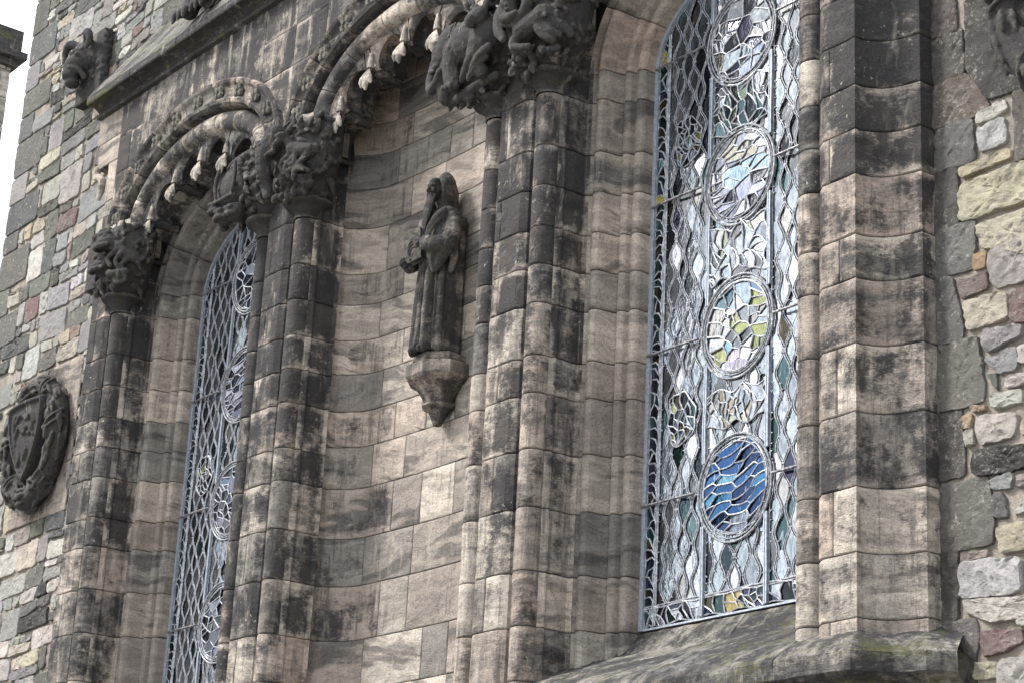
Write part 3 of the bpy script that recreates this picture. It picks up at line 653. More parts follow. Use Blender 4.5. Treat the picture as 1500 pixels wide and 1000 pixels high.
# right wall: stones as they lie
mb=MB(); rr=random.Random(2)
XR=PIER[0]+.545
mt=MB(); mortar_wall(mt,XR-.1,7.6,-1.6,6.8,YW+.004); mt.box(XR-.1,7.6,YW+.03,YW+.5,GZ,8,(.3,.27,.22,0))
wr=mt.build("rubble_wall",M_MORT,sharp=60); tag(wr,"rubble wall of pale, yellow and red stones in sandy mortar, right of the broad pier","rubble wall","rubble walls")
for k,(c,p) in enumerate(RW):
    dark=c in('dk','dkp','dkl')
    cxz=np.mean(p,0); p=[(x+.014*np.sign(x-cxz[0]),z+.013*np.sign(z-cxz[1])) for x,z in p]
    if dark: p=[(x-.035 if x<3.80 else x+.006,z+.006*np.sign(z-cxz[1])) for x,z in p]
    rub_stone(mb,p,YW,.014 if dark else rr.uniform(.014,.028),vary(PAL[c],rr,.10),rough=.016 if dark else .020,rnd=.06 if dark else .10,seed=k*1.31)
WT={'wh':4,'cr':3,'ye':1.6,'gr':2,'rd':1,'pk':1,'pg':1.5,'dg':.5,'wg':2}
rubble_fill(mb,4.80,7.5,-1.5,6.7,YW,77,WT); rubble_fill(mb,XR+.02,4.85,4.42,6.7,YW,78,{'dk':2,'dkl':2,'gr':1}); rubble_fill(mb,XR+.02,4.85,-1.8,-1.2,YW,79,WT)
mb.build("rubble_stones",M_RUB,wr,sharp=28)
# left wall with its dressed corner
XC=-13.66; XL=PIER[3]-.55
mt=MB(); mortar_wall(mt,XC+.03,XL+.1,-.2,13.2,YW+.004); mortar_wall(mt,XL+.1,-2.6,8.9,13.2,YW+.004); mt.box(XC+.03,XL+.12,YW+.03,YW+1.5,GZ,13.2,(.3,.27,.22,0)); mt.box(XL+.12,-2.6,YW+.03,YW+1.5,8.6,13.2,(.3,.27,.22,0)); mt.box(XC+.03,XL+.1,YW+.002,YW+.1,GZ,-.2,(.3,.27,.22,0))
wlft=mt.build("rubble_wall",M_MORT,sharp=60); tag(wlft,"tall left rubble wall of mixed grey and cream stones with a dark dressed corner","rubble wall","rubble walls")
mb=MB(); rr=random.Random(8)
WR=(-11.40,3.87)                                    # centre of the wreath
SLAB=(-12.22,-10.53,2.86,4.95)
big=[]
def sk(a,b,c,d):
    if b>SLAB[0]+.02 and a<SLAB[1]-.02 and d>SLAB[2]+.03 and c<SLAB[3]-.03: return True
    for (p,q,r,s) in big:
        if b>p+.02 and a<q-.02 and d>r+.02 and c<s-.02: return True
    return False
z=-.3; i=0
qz=[]
while z<13:
    h=rr.uniform(.30,.62); w=(.92 if i%2 else .50)*rr.uniform(.85,1.2); qz.append((z,z+h,w))
    g=.008; x0=XC
    rub_stone(mb,[(x0,z+g),(x0+w,z+g+rr.uniform(-.01,.01)),(x0+w-rr.uniform(0,.02),z+h-g),(x0,z+h-g)],YW,.02,vary(PAL[rr.choice(['dkl','gg','gr','dkl','dg'])],rr,.2),rough=.006,rnd=.06,seed=i*2.7+.3)
    big.append((x0-.5,x0+w+.01,z,z+h)); z+=h; i+=1
WL={'wh':3.6,'wg':3.6,'cr':2.0,'ye':.9,'gr':3.2,'dg':1.2,'gg':1.8,'rd':.4,'pk':.6,'br':.45,'pg':.9,'bk':.4}
qe=lambda c,d: max([q[1] for q in big if d>q[2]+.03 and c<q[3]-.03]+[XC+.4])
rubble_fill(mb,XC+.42,XL+.06,-.2,2.84,YW,21,WL,left=qe,hrange=(.15,.40))
rubble_fill(mb,XC+.42,SLAB[0]-.02,2.84,4.97,YW,22,WL,left=qe,hrange=(.16,.44)); rubble_fill(mb,SLAB[1]+.02,XL+.06,2.84,4.97,YW,23,WL,hrange=(.12,.32))
rubble_fill(mb,XC+.42,XL+.06,4.97,8.9,YW,24,WL,left=qe,hrange=(.19,.56))
rubble_fill(mb,XC+.42,-2.7,8.9,13.1,YW,25,{**WL,'dg':2,'gg':2,'gr':4},left=qe,hrange=(.16,.42))
mb.build("rubble_stones",M_RUB,wlft,sharp=28)
mt=MB(); mt.box(XC+.06,7.5,.12,5,GZ,7.9,(.3,.27,.22,0)); mt.box(XC+.06,7.5,-.3,5,7.4,13.1,(.3,.27,.22,0)); mt.build('filler_core',M_MORT,wlft,smooth=False)  # unseen solid added behind the facade to block sky light
# ------------------------------------------------------------------ stained glass
def zmax(x): 
    q=1-(np.abs(x)/WA)**2; return WZ+WB*np.sqrt(np.clip(q,0,1))
MED=[(.02,1.06),(.02,2.475),(.02,3.87),(.02,5.21)]; MR=(.425,.45)
def inmed(x,z,k=1.0): 
    r=np.zeros(np.shape(x),bool)
    for mx_,mz_ in MED: r|=((x-mx_)/(MR[0]*k))**2+((z-mz_)/(MR[1]*k))**2<1
    return r
def voronoi(seeds, clip, A=np.eye(2)):
    S=np.array(seeds)@A.T; C=np.array(clip)@A.T; Ai=np.linalg.inv(A); out=[]
    for i,s in enumerate(S):
        p=list(C)
        for j,t in enumerate(S):
            if i==j or not p: continue
            m=(s+t)/2; d=t-s; q=[]
            for a in range(len(p)):
                u,v=p[a],p[(a+1)%len(p)]; fu,fv=(u-m)@d,(v-m)@d
                if fu<=0: q.append(u)
                if fu*fv<0: q.append(u+(v-u)*fu/(fu-fv))
            p=q
        out.append(np.array(p)@Ai.T if len(p)>2 else None)
    return out
SILV=[(.34,.37,.41),(.42,.45,.50),(.26,.29,.33),(.52,.54,.58),(.36,.41,.48),(.18,.20,.22),(.38,.38,.37),(.30,.35,.38),(.13,.14,.15)]
TEAL=[(.045,.085,.095),(.08,.13,.14),(.03,.05,.055),(.15,.21,.24),(.10,.11,.12),(.24,.30,.34)]
DARK=[(.02,.02,.025),(.03,.04,.05),(.05,.05,.09),(.06,.05,.03),(.03,.06,.06)]
def make_window(k,xc):
    rr=random.Random(40+k); yg=.0
    root=empty("stained_glass_window",(xc,.0,0),["tall stained glass window on the right, with a blue sea roundel near its foot","narrow-looking stained glass window on the left with pale leading, half hidden by a pier"][k],"stained glass","stained glass windows")
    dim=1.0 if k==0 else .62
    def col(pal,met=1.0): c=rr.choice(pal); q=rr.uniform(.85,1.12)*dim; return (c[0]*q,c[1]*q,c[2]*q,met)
    # --- outer frame
    fr=MB(); th=np.linspace(0,math.pi,41)
    path=[(-WA,0.0),(-WA,1.0),(-WA,2.0),(-WA,3.0),(-WA,4.0),(-WA,WZ-.2)]; path=[(xc+x,z) for x,z in path]+[(xc-WA*math.cos(a),WZ+WB*math.sin(a)) for a in th]+[(xc+WA,z) for z in (5,4,3,2,1,0.)]
    def strip(mb,path,w,y0,y1,c):
        p=np.array(path); t=np.gradient(p,axis=0); t/=np.linalg.norm(t,axis=1)[:,None]; nn=np.stack([t[:,1],-t[:,0]],1)
        a=p; b=p+nn*w
        P=np.stack([np.stack([a[:,0],np.full(len(p),y1),a[:,1]],1),np.stack([a[:,0],np.full(len(p),y0),a[:,1]],1),np.stack([b[:,0],np.full(len(p),y0),b[:,1]],1),np.stack([b[:,0],np.full(len(p),y1),b[:,1]],1)],0)
        P[1:3,:,1]+=vnoise(P[1:3],15,2)*.004
        mb.grid(P,c,flip=True)
    strip(fr,path,.045,-.035,.02,(.5,.5,.5,0)); fr.box(xc-WA,xc+WA,-.02,.02,0.0,.016,(.5,.5,.5,0))
    fr.build("outer_frame",M_FRAME,root)
    bp=MB(); xs=np.linspace(-WA-.03,WA+.03,40); bp.add([(xc+x,.03,z) for x in xs for z in (-.02,float(zmax(min(max(x,-WA),WA))))],[(2*i,2*i+2,2*i+3,2*i+1) for i in range(39)],(.02,.02,.02,.2)); bp.build("backing_pane",M_GLASS,root,smooth=False)
    # --- mullions between roundels
    for sx in (-.355,.395):
        zs=[0.03]
        for mx_,mz_ in MED:
            q=1-((sx-mx_)/(MR[0]+.03))**2; dz=(MR[1]+.03)*math.sqrt(max(q,0)); zs+= [mz_-dz,mz_+dz]
        zs.append(float(zmax(sx))-.03)
        for a,b in zip(zs[::2],zs[1::2]):
            if b-a>.05: 
                m=MB(); q=np.array([(-.022,.0),(-.022,-.026),(-.008,-.028),(-.006,-.018),(.004,-.018),(.006,-.032),(.022,-.033),(.022,.0)])
                P=np.array([[(xc+sx+u,v,z) for z in np.linspace(a,b,24)] for u,v in q]); P[...,0]+=.003*np.sin(P[...,2]*7); m.grid(P,(.6,.6,.6,0),flip=False)
                m.build("mullion",M_FRAME,root,orient=True)
    # --- saddle bars
    for zb in (1.09,2.465,3.89,5.28):
        for a,b in ((-1.10,-.44),(.48,1.10)):
            m=MB(); m.tube([(xc+a,-.045,zb),(xc+(a+b)/2,-.047,zb+.002),(xc+b,-.045,zb)],.0125,(.3,.3,.3,0),8); m.build("saddle_bar",M_BAR,root)
    # --- lights
    def lattice(x0,x1,zlo,zhi,n,name,avoid=True,L=.37,ph=0.0):
        gl,le=MB(),MB(); p=(x1-x0)/n; A=p*.33; w=p*.115
        dz=.022; zz=np.arange(zlo,zhi,dz)
        def cx(i,z): return x0+i*p+(A*(-1)**i*np.cos(2*np.pi*z/L+ph) if 0<i<n else 0)*np.ones_like(z)
        lines=[]
        for i in range(n+1):
            c=cx(i,zz)+(.016*np.sin(zz*5.3+i*2.1+k)+.010*np.sin(zz*13.1+i*4.7) if 0<i<n else 0)
            if 0<i<n: lines+= [(c-w,i,'l'),(c+w,i,'r')]
            else: lines.append((c,i,'e'))
        for q in range(len(lines)-1):
            a,i,ta=lines[q]; b,j,tb=lines[q+1]; band=(ta=='l'); cells={}; fac={}
            for r in range(len(zz)-1):
                zm=zz[r]+dz/2; xm=(a[r]+b[r])/2
                if zm>zmax(xm)-.02 or (avoid and inmed(xm,zm,1.0)): continue
                if band: cid=math.floor(2*zm/L+ph/np.pi+.5)
                else: cid=math.floor(zm/L+ph/(2*np.pi)+(0 if i%2==0 else .5))
                fac.setdefault(cid,[]).append(r)
            for cid,rs_ in fac.items():
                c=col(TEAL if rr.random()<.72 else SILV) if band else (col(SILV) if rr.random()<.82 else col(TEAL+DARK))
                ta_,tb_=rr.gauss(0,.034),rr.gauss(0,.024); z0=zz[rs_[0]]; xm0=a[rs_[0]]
                v=[];f=[]
                for r in rs_:
                    o=len(v)
                    for (xx,z_) in ((a[r],zz[r]),(b[r],zz[r]),(b[r+1],zz[r+1]),(a[r+1],zz[r+1])): v.append((xc+xx,yg+ta_*(xx-xm0)+tb_*(z_-z0),z_))
                    f.append((o,o+1,o+2,o+3))
                gl.add(v,f,c)
        def run(xa,za,r=.0052):
            pts=[];
            for x,z in zip(xa,za):
                if z<zmax(x)-.01 and not (avoid and inmed(x,z,1.0)): pts.append((xc+x,-.008,z))
                else:
                    if len(pts)>2: le.tube(pts,r,(.6,.6,.6,0),6,flat=.9,cap=False)
                    pts=[]
            if len(pts)>2: le.tube(pts,r,(.6,.6,.6,0),6,flat=.9,cap=False)
        for c,i,t_ in lines: run(c,zz)
        # ties across the bands, and where the lines kiss
        for i in range(n+1):
            for m_ in np.arange(zlo,zhi,L/2):
                z_=(math.floor(m_/(L/2))*(L/2))-ph*L/(2*np.pi)
                for zt in (z_,z_+L/4+rr.uniform(-.02,.02)):
                    if zt<zlo+.02 or zt>zhi-.02: continue
                    c=float(cx(i,np.array(zt))); hw_=w if 0<i<n else .02
                    sl=rr.uniform(-.02,.02)
                    if rr.random()<.35: continue
                    run([c-hw_-.004,c,c+hw_+.004],[zt-sl,zt,zt+sl])
            for z_ in np.arange(math.floor(zlo/(L/2))*(L/2),zhi,L/2):
                # kiss between lines i and i+1
                if i<n:
                    zk=z_-ph*L/(2*np.pi); a=float(cx(i,np.array(zk)))+(w if i>0 else 0); b=float(cx(i+1,np.array(zk)))-(w if i+1<n else 0)
                    if b-a<p*.40 and zlo<zk<zhi: run([a,(a+b)/2,b],[zk,zk,zk])
        go=gl.build(name,M_GLASS,root,smooth=False); le.build("leading",M_LEAD,go)
    def mosaic(seeds,clip,A,cf,name,y=-.004,lr=.007,mod=None,cut=None,lead=True):
        gl,le=MB(),MB()
        for s,po in zip(seeds,voronoi(seeds,clip,A)):
            if po is None: continue
            c=cf(*po.mean(0)); ta_,tb_=rr.gauss(0,.07),rr.gauss(0,.05); m=po.mean(0)
            if cut is not None and cut(*m): continue
            n_=len(po); P=[]
            for a in range(n_):
                u,v=po[a],po[(a+1)%n_]; L_=np.linalg.norm(v-u); seg=max(1,int(L_/.04))
                for t in range(seg):
                    q=u+(v-u)*t/seg; P.append(q+(mod(q) if mod else 0))
            P=np.array(P)
            gl.add([(xc+q[0],y+ta_*(q[0]-m[0])+tb_*(q[1]-m[1]),q[1]) for q in P],[tuple(range(len(P)))],c)
            le.tube([(xc+q[0],y-.006,q[1]) for q in list(P)+[P[0]]],lr*rr.uniform(.8,1.25),(.6,.6,.6,0),5,flat=.9,cap=False)
        go=gl.build(name,M_GLASS,root,smooth=False); 
        if lead: le.build("leading",M_LEAD,go)
        return go
    lattice(-.93,-.375,.20,5.95,6,"side_light",avoid=True,L=.335)
    lattice(.425,1.08,.20,5.95,7,"side_light",avoid=True,ph=1.0,L=.335)
    lattice(-.325,.365,.20,6.0,7,"centre_light",ph=.6,L=.335)
    if k==0:
        for z0,z1,pal in ((2.93,3.42,SILV+[(.3,.34,.25),(.45,.47,.44)]),(4.31,4.77,TEAL+SILV[:2]+[(.16,.20,.14)]),(1.62,1.92,[(.28,.24,.18),(.30,.32,.26),(.36,.36,.36)]+SILV[:3])):
            sd=[(.02+rr.uniform(-.33,.33),rr.uniform(z0,z1)) for _ in range(34)]
            mosaic(sd,[(-.325,z0),(.365,z0),(.365,z1),(-.325,z1)],np.array([[1,.4],[-.3,.62]]),lambda x,z,pal=pal:col(pal),'swirl_panel',y=-.016,mod=lambda q:np.array([.03*math.sin(q[1]*21+q[0]*9),.03*math.sin(q[0]*19-q[1]*7)]),cut=lambda x,z:bool(inmed(x,z,1.05)))
    # narrow border down the left edge
    sd=[(rr.uniform(-1.08,-.96),z+rr.uniform(-.03,.03)) for z in np.arange(.05,5.9,.085)]
    mosaic(sd,[(-1.085,.03),(-.965,.03),(-.965,5.62),(-1.0,5.57),(-1.085,5.42)],np.array([[1,.0],[.25,.9]]),lambda x,z: (.45*dim,.36*dim,.06,.3) if (abs(z-5.35)<.09 or abs(z-3.95)<.07) and k==0 else col(DARK+TEAL[:2]),"border_panel",mod=lambda q:np.array([.012*math.sin(q[1]*23),.02*math.sin(q[0]*60)]))
    for xx in (-.955,-.935):
        m=MB(); m.tube([(xc+xx,-.010,z) for z in np.linspace(.03,5.6,30)],.0075,(.6,.6,.6,0),6); m.build("leading",M_LEAD,root)
    for z_ in (.185,.205):
        m=MB(); m.tube([(xc+x,-.010,z_+.003*math.sin(x*9)) for x in np.linspace(-1.08,1.08,30)],.007,(.6,.6,.6,0),6); m.build("leading",M_LEAD,root)
    # foot panel
    sd=[(rr.uniform(-1.07,1.07),rr.uniform(.03,.18)) for _ in range(42)]+[(.02,.06),(.02,.13)]
    mosaic(sd,[(-1.08,.03),(1.08,.03),(1.08,.19),(-1.08,.19)],np.array([[1,.35],[0,1]]),lambda x,z:(.33,.25,.08,.2) if abs(x-.02)<.07 else col(DARK+[(.04,.05,.14)]+SILV[:2]),"foot_panel",mod=lambda q:np.array([.015*math.sin(q[1]*40),.012*math.sin(q[0]*17)]))
    # badges in the left light
    for bz in ((1.80,4.42) if k==0 else (2.9,)):
        bx=-.66; cl=[(bx+.17*math.cos(a)*(1+.12*math.cos(3*a)),bz+.26*math.sin(a)*(1+.10*math.cos(2*a+.6))) for a in np.linspace(0,2*math.pi,22)[:-1]]
        sd=[(bx+rr.uniform(-.16,.16),bz+rr.uniform(-.25,.25)) for _ in range(30)]
        def bf(x,z,bz=bz):
            if z>bz+.13: return col(DARK)
            return (.20,.22,.06,.2) if rr.random()<.20 else (col(DARK) if rr.random()<.7 else col(TEAL))
        mosaic(sd,cl,np.array([[1,.2],[0,.8]]),bf,"badge_panel",y=-.014,mod=lambda q:np.array([.016*math.sin(q[1]*31),.016*math.sin(q[0]*29)]))
    # roundels
    blues=[(.016,.055,.18),(.025,.09,.25),(.012,.03,.11),(.06,.17,.34),(.02,.07,.21)]
    for i,(mx_,mz_) in enumerate(MED):
        rx,rz=MR[0]-.045,MR[1]-.045
        clp=[(mx_+rx*math.cos(a),mz_+rz*math.sin(a)) for a in np.linspace(0,2*math.pi,49)[:-1]]
        if i==0 and k==0:
            sd=[]; 
            for r_ in np.linspace(-.36,.36,9):
                for x in np.linspace(-.34,.34,4): sd.append((mx_+x+rr.uniform(-.06,.06)+r_*.2,mz_+r_+rr.uniform(-.012,.012)))
            def cf(x,z):
                u=(z-mz_); 
                if u<-.22 and x>mx_-.1: return rr.choice([(.16,.18,.24,.6),(.24,.27,.33,.7),(.10,.13,.2,.5)])
                if abs(u-.06)<.03 and x<mx_: return (.14,.30,.40,.8)
                c=rr.choice(blues); return (c[0]*.8,c[1]*1.0,c[2]*.92,.9)
            A=np.array([[.40,0],[-.30,1.15]]); md=lambda q:np.array([0,.028*math.sin((q[0]-mx_)*11+q[1]*4)])
        elif i==1:
            sd=[(mx_+rr.uniform(-.38,.38),mz_+rr.uniform(-.4,.4)) for _ in range(48)]
            def cf(x,z):
                u,v=x-mx_,z-mz_
                if k==0 and ((abs(u+.02)<.10 and abs(v-.02)<.09) or (abs(u-.2)<.09 and abs(v-.17)<.07) or (abs(u-.24)<.09 and abs(v+.15)<.08) or (abs(u+.24)<.1 and abs(v+.30)<.08)): return (.25,.275,.11,.25)
                if v>.22: return rr.choice([(.12,.20,.32,.7),(.26,.32,.38,1),(.08,.15,.2,.7)])
                if v<-.22: return rr.choice([(.4,.36,.42,.9),(.55,.55,.6,1),(.25,.22,.26,.8)])
                return col(SILV+[(.2,.33,.5)])
            A=np.array([[1,.2],[0,1.1]]); md=None
        elif i==2:
            sd=[(mx_+rr.uniform(-.38,.38),mz_+rr.uniform(-.4,.4)) for _ in range(46)]
            def cf(x,z):
                u,v=x-mx_,z-mz_-.25*(x-mx_)*0
                if -.08<v<.10 and u>-.15: return rr.choice([(.27,.37,.45,1),(.31,.40,.47,1)])
                if v<-.18: return rr.choice([(.28,.30,.40,1),(.37,.40,.48,1),(.44,.46,.50,1),(.17,.18,.24,1)])
                return rr.choice([(.34,.35,.38,1),(.42,.42,.42,1),(.26,.28,.33,1),(.36,.34,.28,.8),(.48,.50,.54,1)])
            A=np.array([[.55,0],[-.12,1.1]]); md=lambda q:np.array([0,.02*math.sin((q[0]-mx_)*8)])
        else:
            sd=[(mx_+rr.uniform(-.38,.38),mz_+rr.uniform(-.4,.4)) for _ in range(40)]
            def cf(x,z):
                u,v=x-mx_,z-mz_
                if k==0 and -.12<v<.22 and -.12<u<.14: return rr.choice([(.10,.11,.17,.6),(.16,.17,.24,.7),(.12,.12,.18,.6)])
                if v<-.2: return rr.choice([(.28,.32,.42,1),(.40,.43,.50,1)])
                return col(SILV)
            A=np.array([[.8,.25],[-.2,1.0]]); md=lambda q:np.array([.02*math.sin(q[1]*9),.02*math.sin((q[0]-mx_)*8)])
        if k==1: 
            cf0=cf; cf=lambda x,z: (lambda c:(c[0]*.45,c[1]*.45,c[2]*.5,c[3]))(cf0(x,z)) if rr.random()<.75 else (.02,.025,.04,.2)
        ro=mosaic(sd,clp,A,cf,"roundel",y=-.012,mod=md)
        # border ring of small panes + frame rings
        fm=MB(); 
        for rad,w_ in ((1.0,.0115),(.93,.006),(.855,.007)):
            fm.tube([(xc+mx_+(MR[0]*rad+.01)*math.cos(a),-.02,mz_+(MR[1]*rad+.01)*math.sin(a)) for a in np.linspace(0,2*math.pi,65)],w_,(.6,.6,.6,0),8,cap=False)
        for a in np.linspace(0,2*math.pi,27)[:-1]:
            a+=rr.uniform(-.06,.06)
            fm.tube([(xc+mx_+MR[0]*q*math.cos(a),-.015,mz_+MR[1]*q*math.sin(a)) for q in (.87,.92)],.006,(.6,.6,.6,0),5)
        fm.build("roundel_frame",M_RING,ro)
        rg=MB(); aa=np.linspace(0,2*math.pi,53)
        for a0,a1 in zip(aa[:-1],aa[1:]):
            c=col(SILV); yy=-.010; t_=rr.gauss(0,.004)
            rg.add([(xc+mx_+MR[0]*q*math.cos(a),yy+(t_ if a==a1 else 0),mz_+MR[1]*q*math.sin(a)) for q,a in ((.85,a0),(1,a0),(1,a1),(.85,a1))],[(0,1,2,3)],c)
        rg.build("roundel_border",M_GLASS,ro,smooth=False)
for k,xc in enumerate(WIN): make_window(k,xc)
# ------------------------------------------------------------------ carving: overlapping solids fused into one continuous surface
class Sculpt:
    def __init__(s): s.mb=MB()
    def ell(s,c,r,rot=None,n=18): sph(s.mb,c,r,(0,0,0,0),n,rot); return s
    def tube(s,pts,r,n=12):
        # smooth path
        p=np.array(pts,float); r=np.broadcast_to(np.asarray(r,float),(len(p),))
        t=np.linspace(0,len(p)-1,(len(p)-1)*4+1); idx=np.arange(len(p))
        if len(p)>2:
            def cr(v):
                o=[]
                for q in t:
                    i=min(int(q),len(p)-2); f=q-i; a=v[max(i-1,0)]; b=v[i]; c=v[i+1]; d=v[min(i+2,len(p)-1)]
                    o.append(.5*((2*b)+(-a+c)*f+(2*a-5*b+4*c-d)*f*f+(-a+3*b-3*c+d)*f**3))
                return np.array(o)
            P,Rr=cr(p),np.interp(t,idx,r)
        else: P=np.stack([np.interp(t,idx,p[:,k]) for k in range(3)],1); Rr=np.interp(t,idx,r)
        s.mb.tube(P,Rr,(0,0,0,0),n); s.ell(P[0],(Rr[0],)*3,n=10); s.ell(P[-1],(Rr[-1],)*3,n=10); return s
    def box(s,c,half,rot=None):
        v=np.array([(x,y,z) for x in (-1,1) for y in (-1,1) for z in (-1,1)],float)*np.array(half)
        if rot is not None: v=v@np.array(Euler([R_(a) for a in rot]).to_matrix()).T
        s.mb.add(v+np.array(c),[(0,1,3,2),(4,6,7,5),(0,4,5,1),(2,3,7,6),(0,2,6,4),(1,5,7,3)],(0,0,0,0)); return s
    def loft(s,rings):
        P=np.array(rings,float); n=P.shape[1]; s.mb.grid(P.transpose(1,0,2),(0,0,0,0),wu=True)
        o=s.mb.n-P.size//3
        m=len(rings); s.mb.f.append(tuple(o+i*m for i in range(n))); s.mb.f.append(tuple(o+i*m+m-1 for i in range(n))[::-1]); return s
    def leaf(s,base,tip,w,th=.02):
        b,t=np.array(base,float),np.array(tip,float); s.tube([b,b+(t-b)*.35,b+(t-b)*.7,t],[w*.45,w,w*.75,w*.12],8); return s
    def build(s,name,mat,parent,loc,tint,vox=.014,smooth=2,amp=.006,rotz=0,scale=1.0,sc=(1,1,1)):
        me=s.mb.mesh(smooth=False); o=bpy.data.objects.new("tmp",me); COL.objects.link(o)
        m=o.modifiers.new("r",'REMESH'); m.mode='VOXEL'; m.voxel_size=vox/scale; m.use_smooth_shade=True
        if smooth: q=o.modifiers.new("s",'SMOOTH'); q.factor=.5; q.iterations=smooth
        dg=bpy.context.evaluated_depsgraph_get(); n=bpy.data.meshes.new_from_object(o.evaluated_get(dg))
        bpy.data.objects.remove(o)
        nv=len(n.vertices); co=np.empty(nv*3); n.vertices.foreach_get("co",co); co=co.reshape(-1,3)
        no=np.empty(nv*3); n.vertices.foreach_get("normal",no); no=no.reshape(-1,3)
        co=co+no*(vnoise(co,11,4)*amp+vnoise(co,33,6)*amp*.6)[:,None]
        c_,s_=math.cos(rotz),math.sin(rotz); co=(co*scale*np.array(sc))@np.array([[c_,s_,0],[-s_,c_,0],[0,0,1]])+np.array(loc)
        n.vertices.foreach_set("co",co.ravel())
        for a in list(n.color_attributes): n.color_attributes.remove(a)
        a=n.color_attributes.new("tint",'FLOAT_COLOR','POINT'); a.data.foreach_set("color",np.tile(np.array(tint,np.float32),(nv,1)).ravel())
        n.polygons.foreach_set("use_smooth",[True]*len(n.polygons)); n.materials.clear(); n.update()
        return put(n,name,mat,parent)
DT=(.45,.1,0,.55)
rs=random.Random(9)
def lump(S,n,box_,r0,r1,seed):
    q=random.Random(seed)
    for _ in range(n): S.ell([q.uniform(*box_[i]) for i in range(3)],(q.uniform(r0,r1),q.uniform(r0,r1),q.uniform(r0,r1)),(q.uniform(0,90),q.uniform(0,90),0),10)
def leaves(S,n,f,seed,l=(.10,.18),w=(.025,.045)):
    q=random.Random(seed)
    for _ in range(n):
        b=np.array(f(q)); a=q.uniform(0,6.28); L=q.uniform(*l); t=b+np.array([math.cos(a)*L,-q.uniform(0,.05),math.sin(a)*L]); S.leaf(b,t,q.uniform(*w))
def core(S,x0,x1,yf,yb=.20,z0=.17,z1=.98):
    """tapering block behind the animals: (x0..x1 at the top, narrowing to the neck)"""
    R=[]
    for z,k in ((z0,.0),(z0+.1,.35),(z0+.3,.72),(z0+.55,.95),(z1,1.0)):
        a=-.2+(x0+.2)*k; b=.2+(x1-.2)*k; f=-.2+(yf+.2)*k; cx,hx=(a+b)/2,(b-a)/2; cy,hy=(f+yb)/2,(yb-f)/2
        R.append([(cx+hx*math.copysign(abs(math.cos(t))**.85,math.cos(t)),cy+hy*math.copysign(abs(math.sin(t))**.85,math.sin(t)),z) for t in np.linspace(0,2*math.pi,29)[:-1]])
    S.loft(R)
    q=random.Random(int(abs(x0)*97+x1*31)); 
    for _ in range(95):
        z=q.uniform(.22,z1); k=float(np.interp(z,[z0,z0+.1,z0+.3,z0+.55,z1],[0,.35,.72,.95,1])); a=-.2+(x0+.2)*k; b=.2+(x1-.2)*k; f=-.2+(yf+.2)*k
        t=q.uniform(math.pi*.95,math.pi*2.12); cx,hx,cy,hy=(a+b)/2,(b-a)/2,(f+yb)/2,(yb-f)/2
        pt=lambda t,z,o=1.0:(cx+hx*o*math.cos(t),cy+hy*o*math.sin(t),z)
        dt,dz=q.uniform(-.45,.45),q.uniform(-.16,.16)
        S.tube([pt(t,z),pt(t+dt*.4,z+dz*.5,1.09),pt(t+dt,z+dz,1.05)],[q.uniform(.012,.02),q.uniform(.025,.045),.010],7)
def neck_ring(parent,loc):
    m=MB(); pr=[(.128,0),(.138,.0),(.143,.018),(.135,.035),(.14,.06),(.175,.115),(.225,.15),(.262,.165),(.275,.185),(.272,.205),(.25,.22),(.1,.22)]
    a=np.linspace(0,2*np.pi,41)[:-1]; P=np.array([[(loc[0]+r*math.cos(t),loc[1]+r*math.sin(t),loc[2]+z) for r,z in pr] for t in a]); P=P+ (vnoise(P,12,2)*.004)[...,None]
    m.grid(P,(.4,.2,0,.42),flip=False,wu=True); return m.build("neck_ring",M_CARV,parent,sharp=40)
def capital(k,sg,S,label,vox=.0105):
    sx=PIER[k]+sg*.385; o=S.build("capital",M_CARV,pier_roots[k],(sx,-.80,4.96),DT,vox=vox,smooth=0,amp=.004); o["label"]=label
    neck_ring(o,(sx,-.80,4.96)); return o
def elephant_head(S,c,s=1.0,yaw=0):
    cx,cy,cz=c; g=lambda x,y,z:(cx+x*s,cy+y*s,cz+z*s)
    S.ell(g(0,-.04,.02),(.17*s,.16*s,.17*s)); S.ell(g(0,-.10,.13),(.15*s,.11*s,.085*s)); S.ell(g(-.06,-.13,.15),(.075*s,.06*s,.06*s)); S.ell(g(.06,-.13,.15),(.075*s,.06*s,.06*s))
    S.tube([g(0,-.15,.02),g(0,-.22,-.14),g(0,-.21,-.34),g(.01,-.16,-.50),g(.05,-.17,-.60)],[.105*s,.095*s,.075*s,.055*s,.045*s])
    for i in range(9): z=.0-.05*i; S.tube([g(-.075+.003*i,-.20,z-.04),g(0,-.305+.012*max(0,i-4),z-.055),g(.075-.003*i,-.20,z-.04)],.012*s,6)
    for q in (-1,1):
        S.tube([g(q*.10,-.13,-.08),g(q*.14,-.24,-.18),g(q*.15,-.30,-.22)],[.035*s,.028*s,.012*s])
        S.ell(g(q*.21,.02,-.02),(.10*s,.035*s,.17*s),(0,q*12,q*-35)); S.ell(g(q*.12,-.155,.06),(.03*s,.022*s,.02*s))
def quad(S,h,head,rump,legs,r,neck=.6):
    S.tube([rump,np.array(rump)*.55+np.array(h)*.45+np.array([0,-.02,-.015]),h],[r*.95,r*.88,r*1.05])
    S.tube([h,np.array(h)*.45+np.array(head)*.55,head],[r*.85,r*.62,r*.5])
    for l in legs: S.tube(l,[r*.55,r*.36,r*.28,r*.30][:len(l)])
